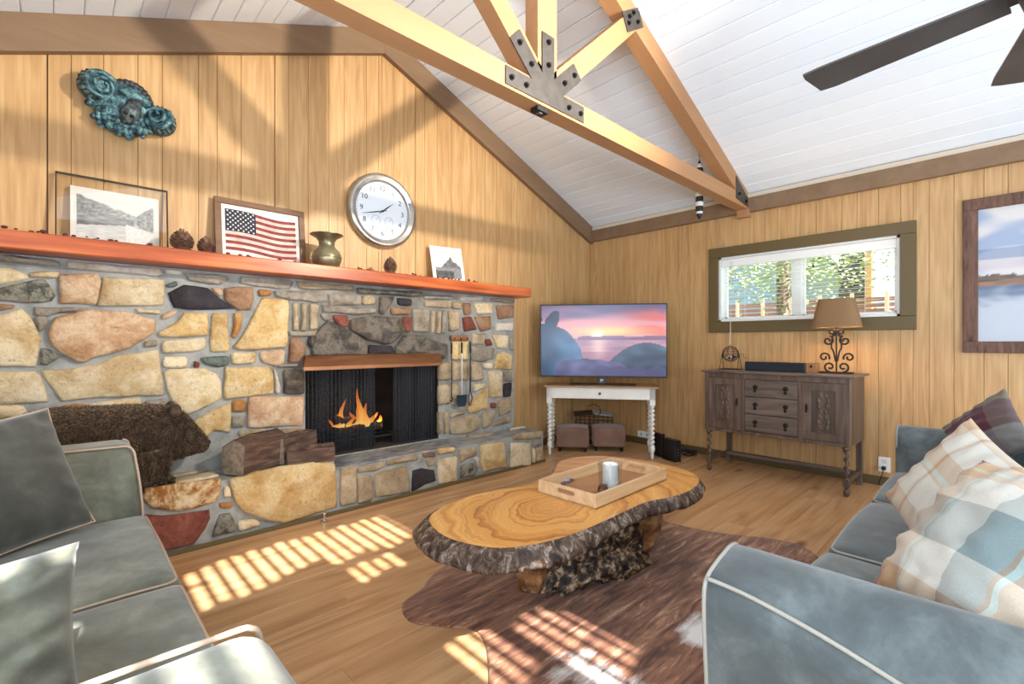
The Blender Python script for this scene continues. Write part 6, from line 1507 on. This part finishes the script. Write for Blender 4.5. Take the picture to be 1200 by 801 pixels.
for h_ in range(1, 13):
    a = PI/2-h_*PI/6; rr_ = 0.195
    text_mesh(str(h_), 0.062, Matrix.Translation((rr_*math.cos(a), -0.0275, rr_*math.sin(a))) @ Matrix.Rotation(PI/2, 4, 'X') @ Matrix.Rotation(0 if True else 0, 4, 'Z'), 'numeral', m_ink, t)
for k in range(60):
    a = 2*PI*k/60; r0 = 0.228 if k % 5 == 0 else 0.234
    mb = MB(); mb.box(-0.001, 0.001, -0.0275, -0.0262, r0, 0.242, Matrix.Rotation(a, 4, 'Y')); mb.build('tick', m_ink, t)
def hand(ang, L_, w_, y, name):
    mb = MB(); mb.prism([(-w_*0.5, y, -0.04), (w_*0.5, y, -0.04), (w_, y, L_*0.35), (0.0012, y, L_), (-0.0012, y, L_), (-w_, y, L_*0.35)], (0, -0.0015, 0), Matrix.Rotation(ang, 4, 'Y')); mb.build(name, m_ink, t)
hand(2*PI*(1.70/12), 0.13, 0.006, -0.030, 'hour_hand'); hand(2*PI*(42.5/60), 0.20, 0.005, -0.033, 'minute_hand')
MB().lathe([(0.0, 0.036), (0.010, 0.034), (0.010, 0.028)], 16, M=RYm).build('hub', m_ink, t)
for (sx, sz_) in ((-0.062, -0.085), (0.062, -0.085)):
    mb = MB(); mb.tube([(sx+0.04*math.cos(q), -0.0272, sz_+0.04*math.sin(q)) for q in [2*PI*i/28 for i in range(28)]], 0.0012, 4, closed=True); mb.box(-0.001, 0.001, -0.029, -0.0275, 0, 0.035, Matrix.Translation((sx, 0, sz_)) @ Matrix.Rotation(0.7, 4, 'Y')); mb.build('subdial', plain('subdial_grey', S(120,126,130), 0.5), t)

# ------------------------------------------------------------------ verdigris ram mask on the wall
rc = onY(146, 127, YA-0.06)
rm = thing('wall_mask', 'verdigris bronze ram head mask with curled horns hung on the wall', 'sculpture', (rc.x, YA-0.001, rc.z))
m_verd = textured('verdigris_bronze', [(0.34, S(14,24,30)), (0.45, S(42,70,78)), (0.54, S(84,124,128)), (0.66, S(132,168,166))], (26,26,26), 6, 0.65, rough=0.5, bump=0.5, metal=0.25, bdist=0.01)
m_verdd = textured('dark_bronze', [(0.33, S(30,30,34)), (0.55, S(62,66,70)), (0.75, S(96,100,92))], (24,24,24), 5, 0.65, rough=0.45, bump=0.4, metal=0.3)
m_muz = textured('bronze_muzzle', [(0.36, S(30,32,36)), (0.48, S(66,72,74)), (0.58, S(96,118,116)), (0.7, S(120,104,80))], (22,22,22), 6, 0.65, rough=0.45, bump=0.6, metal=0.3, bdist=0.012)
rot = math.radians(-20)
MR = Matrix.Rotation(-rot, 4, 'Y')
def face_fn(d): return 1+0.10*nz(d, 3, 2)+0.05*nz(d, 8, 1)
MB().ball((0, -0.045, 0.0), 1, 30, 20, (0.155, 0.085, 0.165), MR, fn=face_fn).build('head', m_verd, rm, smooth=True)
MB().ball((0.035, -0.115, 0.0), 1, 26, 20, (0.05, 0.055, 0.105), MR, fn=lambda d: (1+0.16*nz(d, 3.5, 5)+0.08*nz(d, 9, 2))*(0.82+0.25*sst(0.3, -0.6, d.z))).build('muzzle', m_muz, rm, smooth=True)
MB().ball((0.02, -0.115, 0.075), 1, 18, 12, (0.085, 0.04, 0.04), MR, fn=lambda d: 1+0.2*nz(d, 5, 3)).build('brow', m_verd, rm, smooth=True)
for sx in (0.018, 0.052): MB().ball((sx, -0.165, -0.062), 0.011, 8, 6, M=MR).build('nostril', m_blackmatte, rm, smooth=True)
for (x_, z_) in ((-0.045, 0.06), (0.085, 0.07)):
    e_ = MB().ball((x_, -0.112, z_), 0.016, 12, 8, M=MR); e_.build('eye', m_verdd, rm, smooth=True)
wl2 = MB(); wr = random.Random(6)
for i in range(95):
    a = wr.uniform(PI*1.02, PI*1.98); r_ = wr.uniform(0.07, 0.18); x_, z_ = r_*math.cos(a)*0.95, r_*math.sin(a)*1.0
    y_ = -0.04-0.07*math.sqrt(max(0, 1-(r_/0.19)**2))
    wl2.ball((x_, y_, z_), wr.uniform(0.014, 0.022), 7, 5, M=MR)
o = wl2.build('wool_curls', m_verd, rm, smooth=True); o['kind'] = 'stuff'
for i in range(9):
    a = PI*0.25+PI*0.5*i/8; MB().ball((0.12*math.cos(a), -0.075, 0.155*math.sin(a)), 0.024, 8, 6, M=MR).build('brow_curl', m_verdd, rm, smooth=True)
for (cx_, cz_, R0, ax) in ((-0.155, 0.03, 0.082, 0.35), (0.182, 0.03, 0.078, -0.45)):
    # horn: coil tapering into its own centre, standing off the wall
    Mh = MR @ Matrix.Translation((cx_, -0.05, cz_)) @ Matrix.Rotation(ax, 4, 'Z')
    MB().lathe([(R0*1.0, -0.02), (R0*1.12, 0.02), (R0*1.08, 0.055), (R0*0.9, 0.075)], 28, M=Mh @ RYm).build('horn', m_verd, rm, smooth='auto')
    pts = []
    for i in range(44):
        q = i/43; rr_ = R0*(1.0-0.80*q); a = 1.0+q*2*PI*2.1*(1 if cx_ < 0 else -1); pts.append((rr_*math.cos(a), -0.07-0.035*q, rr_*math.sin(a)))
    MB().tube(pts, lambda i: R0*0.20*(1-0.45*i/43), 10, M=Mh).build('horn_coil', m_verd, rm, smooth=True)
    for i in range(20):
        a = 2*PI*i/20; MB().tube([(R0*1.02*math.cos(a), -0.0, R0*1.02*math.sin(a)), (R0*1.13*math.cos(a), -0.03, R0*1.13*math.sin(a)), (R0*0.98*math.cos(a), -0.072, R0*0.98*math.sin(a))], 0.0055, 5, M=Mh).build('horn_ridge', m_verdd, rm)

# ------------------------------------------------------------------ fire tools on the chimney breast
y_ = FY-0.055
c = onY(540, 396, y_)
t = thing('tool_rack', 'small copper rail holding the fireplace tools', 'rack', (c.x, FY-0.02, c.z))
MB().bbox(-0.095, 0.095, -0.03, 0.0, -0.02, 0.025, 0.003).build('rail', m_copper, t)
for dx_ in (-0.075, 0.0, 0.075): MB().tube([(dx_, -0.03, -0.005), (dx_, -0.045, -0.012), (dx_, -0.05, 0.0)], 0.004, 6).build('hook', m_bolt, t)
m_tool = plain('dark_iron', S(58,60,60), 0.4, 0.7); m_bright = plain('bright_steel', S(196,196,192), 0.3, 0.8)
def tool_at(px0, py0, py1, name, label, cat):
    a = onY(px0, py0, y_-0.01); b_ = onY(px0, py1, y_-0.01); t = thing(name, label, cat, (a.x, y_-0.012, b_.z)); return t, a.z-b_.z
t, h_ = tool_at(529, 400, 470, 'fire_poker', 'thin iron poker hanging left on the tool rail', 'poker')
MB().cyl((0, 0, 0.03), (0, 0, h_-0.11), 0.005, 8).build('rod', m_tool, t); MB().cyl((0, 0, h_-0.11), (0, 0, h_-0.01), 0.008, 10, 0.010).build('handle', m_bolt, t); MB().tube([(0, 0, h_-0.01), (0, 0.008, h_+0.008), (0, 0.016, h_)], 0.003, 6).build('loop', m_tool, t)
MB().tube(smooth_path([(0, 0, 0.05), (0.012, 0, 0.02), (0.0, 0, 0.0), (-0.018, 0, 0.012)], 4), 0.006, 6).build('tip', m_tool, t, smooth=True)
t, h_ = tool_at(541, 400, 476, 'ash_shovel', 'fire shovel with bright steel rod and dark blue-black pan', 'shovel')
MB().cyl((0, 0, 0.10), (0, 0, h_-0.11), 0.0055, 8).build('rod', m_bright, t); MB().cyl((0, 0, h_-0.11), (0, 0, h_-0.01), 0.008, 10, 0.011).build('handle', m_bolt, t); MB().tube([(0, 0, h_-0.01), (0, 0.008, h_+0.008), (0, 0.016, h_)], 0.003, 6).build('loop', m_tool, t)
MB().prism([(-0.058, -0.004, 0.105), (0.058, -0.004, 0.105), (0.056, -0.004, 0.03), (0.035, -0.004, 0.0), (-0.035, -0.004, 0.0), (-0.056, -0.004, 0.03)], (0, 0.008, 0)).build('pan', plain('blued_steel', S(44,62,78), 0.4, 0.5), t)
MB().box(-0.058, 0.058, -0.028, 0.004, 0.10, 0.108).build('pan_lip', plain('blued_steel_lip', S(44,62,78), 0.4, 0.5), t)
t, h_ = tool_at(551, 400, 475, 'fire_tongs', 'black rod hearth tongs with forked end hanging right on the rail', 'tongs')
for sx in (-1, 1): MB().tube(smooth_path([(0, 0, h_-0.10), (sx*0.004, 0, h_*0.5), (sx*0.006, 0, 0.14), (sx*0.022, 0, 0.07), (sx*0.004, 0, 0.0)], 5), 0.0045, 6).build('arm', m_tool, t, smooth=True)
MB().cyl((0, 0, h_-0.11), (0, 0, h_-0.01), 0.008, 10, 0.010).build('handle', m_bolt, t); MB().tube([(0, 0, h_-0.01), (0, 0.008, h_+0.008), (0, 0.016, h_)], 0.003, 6).build('loop', m_tool, t)

# ------------------------------------------------------------------ firewood on the hearth
HZ = 0.372+0.012
m_lbark = textured('log_bark', [(0.3, S(44,30,24)), (0.5, S(84,60,48)), (0.7, S(128,100,84))], (16,16,16), 7, rough=0.9, bump=0.7, bdist=0.015)
m_lsplit = textured('split_wood', [(0.3, S(46,33,27)), (0.5, S(80,57,45)), (0.72, S(124,96,78))], (6,30,30), 6, rough=0.85, bump=0.4)
m_lend = textured('sawn_end', [(0.3, S(118,98,78)), (0.6, S(160,142,120))], (30,30,30), 5, rough=0.85, bump=0.3)
def split_log(loc, L_, prof2, rz, rx, label, seed):
    """split log lying along local X with polygon cross-section"""
    t = thing('firewood_log', label, 'firewood', loc, rz, 'split logs on the hearth')
    n_ = len(prof2); secs = []
    for i in range(7):
        f_ = i/6; secs.append([((f_-0.5)*L_, y*(1+0.06*nz((f_*3, j, seed), 1.3))+0.012*nz((f_*2, j, seed+2), 1), max(0, z*(1+0.07*nz((f_*3, j, seed+5), 1.4)))) for j, (y, z) in enumerate(prof2)])
    mb = MB(); mb.loft(secs, cap=False); mb.build('side', [m_lsplit], t)
    for s_, e_ in ((0, -1), (6, 1)):
        q = secs[s_]; c_ = Vector((sum(p[0] for p in q)/n_+e_*0.004, sum(p[1] for p in q)/n_, sum(p[2] for p in q)/n_)); mb = MB(); mb.add([c_]+q, [(0, 1+j, 1+(j+1) % n_) for j in range(n_)]); mb.build('cut_end', m_lend, t)
    mb = MB(); mb.loft([[(p[0], p[1]*1.01, p[2]+0.004) for p in q[2:5]] for q in secs], closed=False, cap=False); mb.build('bark', m_lbark, t)
    t.rotation_euler = (rx, 0, rz); return t
c = onZ(283, 552, HZ)
split_log((0.93, 3.415, HZ), 0.36, [(-0.085, 0), (0.07, 0), (0.085, 0.05), (0.075, 0.16), (-0.01, 0.225), (-0.095, 0.185)], math.radians(30), 0, 'split log with pale sawn end on the hearth beside the fur animal', 1)
split_log((1.26, 3.345, HZ), 0.30, [(-0.07, 0), (0.06, 0), (0.07, 0.04), (0.01, 0.11), (-0.05, 0.09)], math.radians(-14), 0, 'narrow wedge of split log at the step of the hearth', 4)
split_log((1.20, 3.50, HZ), 0.32, [(-0.07, 0), (0.07, 0), (0.085, 0.09), (0.03, 0.18), (-0.06, 0.17)], math.radians(28), 0, 'rough bark log behind the other two on the hearth', 7)

# ------------------------------------------------------------------ furry animal figure on the hearth
an = thing('fur_animal', 'dark brown furry bear-like animal figure standing on the hearth', 'animal figure', (0.18, 3.42, HZ))
AO = Vector((0.18, 3.42, HZ))
secs = []
spine = [(-0.42, 0.20, 0.03, 0.05), (-0.39, 0.24, 0.10, 0.12), (-0.30, 0.29, 0.135, 0.165), (-0.18, 0.30, 0.145, 0.175), (-0.05, 0.30, 0.145, 0.17), (0.08, 0.30, 0.14, 0.165), (0.18, 0.305, 0.13, 0.155), (0.26, 0.30, 0.125, 0.15), (0.33, 0.285, 0.115, 0.135), (0.385, 0.262, 0.095, 0.11), (0.425, 0.235, 0.07, 0.075), (0.455, 0.215, 0.052, 0.055), (0.475, 0.205, 0.03, 0.03), (0.482, 0.203, 0.008, 0.008)]
na = 18
for (x, z, ry_, rz_) in spine: secs.append([(x, ry_*math.cos(2*PI*j/na), z+rz_*math.sin(2*PI*j/na)) for j in range(na)])
for q in secs:
    for k_, p in enumerate(q): q[k_] = (p[0], p[1]-0.01, p[2]-0.005)
m_fur = textured('brown_fur', [(0.3, S(34,26,20)), (0.5, S(70,54,42)), (0.7, S(112,90,70))], (24,24,24), 6, rough=0.9, bump=0.5)
bd = MB(); bd.loft(secs)
for (x, yy) in ((-0.28, -0.06), (-0.28, 0.06), (0.20, -0.07), (0.20, 0.06)):
    bd.tube([(x, yy, 0.22), (x+0.01, yy, 0.12), (x+0.005, yy, 0.05), (x+0.02, yy, 0.0)], lambda i: [0.085, 0.07, 0.058, 0.055][i], 12)
    bd.ball((x+0.035, yy, 0.025), 1, 10, 6, (0.07, 0.05, 0.025))
bdo = bd.build('body', m_fur, an, smooth=True)
for sy in (-1, 1): MB().ball((0.305, sy*0.085-0.01, 0.425), 1, 12, 8, (0.03, 0.022, 0.04)).build('ear', m_fur, an, smooth=True)
MB().ball((0.484, -0.01, 0.206), 1, 10, 7, (0.014, 0.02, 0.014)).build('nose', m_black, an, smooth=True)
for sy in (-1, 1): MB().ball((0.415, sy*0.055-0.01, 0.285), 0.009, 8, 6).build('eye', m_black, an, smooth=True)
# fur blades grown from the body
fr = random.Random(21); hairs = MB(); hairs2 = MB()
polys = [(bdo.data.vertices[p.vertices[0]].co.copy(), p.center.copy(), p.normal.copy(), p.area) for p in bdo.data.polygons]
vv = bdo.data.vertices
for p in bdo.data.polygons:
    k_ = max(1, int(p.area*60000)); idx = list(p.vertices)
    for _ in range(k_):
        if len(idx) == 4:
            a, b_ = fr.random(), fr.random(); q_ = [vv[i].co for i in idx]; c = q_[0].lerp(q_[1], a).lerp(q_[3].lerp(q_[2], a), b_)
        else: c = p.center.copy()
        if c.y > 0.06: continue
        nn_ = p.normal; d = (nn_*1.0+Vector((-0.55, 0, -0.75))*0.9+Vector((fr.uniform(-.5,.5), fr.uniform(-.5,.5), fr.uniform(-.5,.5)))).normalized()
        L_ = fr.uniform(0.016, 0.030)*(0.5 if c.x > 0.36 else 1.0); sd_ = d.cross(nn_)
        if sd_.length < 1e-4: sd_ = Vector((1, 0, 0))
        sd_ = sd_.normalized()*0.0012
        (hairs if fr.random() < 0.6 else hairs2).add([c-sd_, c+sd_, c+d*L_*0.6+nn_*0.004+sd_*0.6, c+d*L_], [(0, 1, 2), (0, 2, 3)])
for h_, nm, cc_ in ((hairs, 'fur_dark', S(74,57,43)), (hairs2, 'fur_light', S(130,106,82))):
    o = h_.build('fur', plain(nm, cc_, 0.7), an, fix=False); o['kind'] = 'stuff'

# ------------------------------------------------------------------ outside the small window
m_grass = textured('grass_bank', [(0.35, S(66,84,48)), (0.5, S(116,132,84)), (0.62, S(176,180,150))], (3,3,3), 8, rough=0.95, bump=0.4)
gb = MB(); gb.grid(30, 24, lambda u, v: (5.6+26*u, -6+24*v, -0.4+2.1*sst(0.02, 0.26, u)+0.6*u+0.10*nz((u*9, v*12, 0), 1)))
o = gb.build('ground_outside', m_grass, None, smooth=True); tag(o, 'sloping grassy bank outside the window', kind='structure')
def zg(x): u = (x-5.6)/26; return -0.4+2.1*sst(0.02, 0.26, u)+0.6*u
nh = thing('neighbour_house', 'grey-blue neighbouring house with pitched roof seen through the window', 'house', (17, 6.4, zg(17)-0.2))
m_clap = plain('blue_grey_siding', S(150,166,190), 0.7)
for k in range(9): MB().box(-0.05, 0.0, -2.4, 2.6, 0.32*k, 0.32*k+0.31).build('siding_board', m_clap, nh)
MB().box(0.0, 4, -2.4, 2.6, 0, 2.9).build('wall', m_clap, nh)
MB().prism([(-0.4, -2.8, 2.85), (-0.4, 3.0, 2.85), (-0.4, 0.1, 4.7)], (5, 0, 0)).build('roof', plain('slate_roof', S(110,118,132), 0.8), nh)
MB().box(-0.08, -0.02, 0.8, 1.6, 1.0, 2.0).build('window', plain('house_glass', S(60,70,84), 0.2), nh)
lc = thing('log_cabin', 'dark log cabin wall seen at the right of the window', 'cabin', (13.2, 2.52, zg(13.2)-0.2))
m_log = plain('dark_logs', S(92,84,78), 0.8)
for k in range(11): MB().cyl((0, -0.24, 0.16+0.26*k), (0, 0.26, 0.16+0.26*k), 0.13, 10).build('log', m_log, lc, smooth='auto')
MB().box(-0.15, 0.1, -0.36, -0.24, 0, 3.0).build('corner_post', plain('orange_post', S(206,150,92), 0.7), lc)
tr_ = thing('pine_tree', 'straight brown tree trunk outside the window', 'tree', (9.2, 9.2*0.30, zg(9.2)-0.1))
m_trunk = textured('trunk_bark', [(0.35, S(84,66,56)), (0.6, S(150,124,108))], (14,14,4), 6, rough=0.95, bump=0.6)
MB().tube([(0, 0, 0), (0.01, 0.02, 1.2), (-0.01, 0.01, 2.6), (0, 0, 4.5)], lambda i: [0.13, 0.11, 0.10, 0.08][i], 14).build('trunk', m_trunk, tr_, smooth=True)
m_leaf = plain('leaf_green', S(160,170,118), 0.7); lr_ = random.Random(3)
lf = MB()
for i in range(3200):
    c = Vector((lr_.gauss(0, 0.9), lr_.gauss(0.0, 0.75), 1.95+lr_.gauss(0, 0.28))); a = lr_.uniform(0, 6.28); d = Vector((math.cos(a), math.sin(a), lr_.uniform(-.5,.5)))*0.034; e_ = Vector((-d.y, d.x, lr_.uniform(-.04,.04)))*0.6
    lf.add([c-d, c+e_, c+d, c-e_], [(0,1,2,3)])
o = lf.build('foliage', m_leaf, tr_, fix=False); o['kind'] = 'stuff'
ah = thing('roof_shed', 'grey steep-roofed shed seen through the middle of the window', 'shed', (15, 3.55, zg(15)-0.2))
MB().prism([(0, -0.9, 0), (0, 0.9, 0), (0, 0.9, 0.5), (0, 0.0, 1.9), (0, -0.9, 0.5)], (2.5, 0, 0)).build('wall', plain('shed_wall', S(150,154,164), 0.8), ah)
for sy in (-1, 1): MB().prism([(-0.2, sy*1.05, 0.35), (-0.2, 0, 1.98), (-0.2, 0, 2.08), (-0.2, sy*1.12, 0.38)], (2.9, 0, 0)).build('roof_slope', plain('shed_roof', S(96,100,108), 0.8), ah)
bs = thing('green_shrub', 'low green shrub on the bank below the window', 'shrub', (8.6, 2.2, zg(8.6)))
sh_ = MB()
for i in range(1600):
    c = Vector((lr_.gauss(0, 0.3), lr_.uniform(-1.2, 1.5), 0.25+lr_.uniform(-0.3, 0.62))); a = lr_.uniform(0, 6.28); d = Vector((math.cos(a), math.sin(a), lr_.uniform(-.6,.6)))*0.035; e_ = Vector((-d.y, d.x, lr_.uniform(-.03,.03)))*0.6
    sh_.add([c-d, c+e_, c+d, c-e_], [(0,1,2,3)])
o = sh_.build('foliage', plain('shrub_green', S(128,148,104), 0.8), bs, fix=False); o['kind'] = 'stuff'
fc = thing('garden_fence', 'red-brown garden fence with pale posts on the bank outside', 'fence', (11.4, 3.3, zg(11.4)))
m_red = plain('red_brown_fence', S(158,108,92), 0.8); m_post = plain('pale_post', S(226,196,160), 0.7)
for k in range(3): MB().box(0, 0.03, -2.2, 2.2, 0.08+0.11*k, 0.16+0.11*k).build('rail', m_red, fc)
for k in range(9): MB().box(-0.04, 0.0, -2.2+0.55*k-0.03, -2.2+0.55*k+0.03, -0.1, 0.48).build('post', m_post, fc)
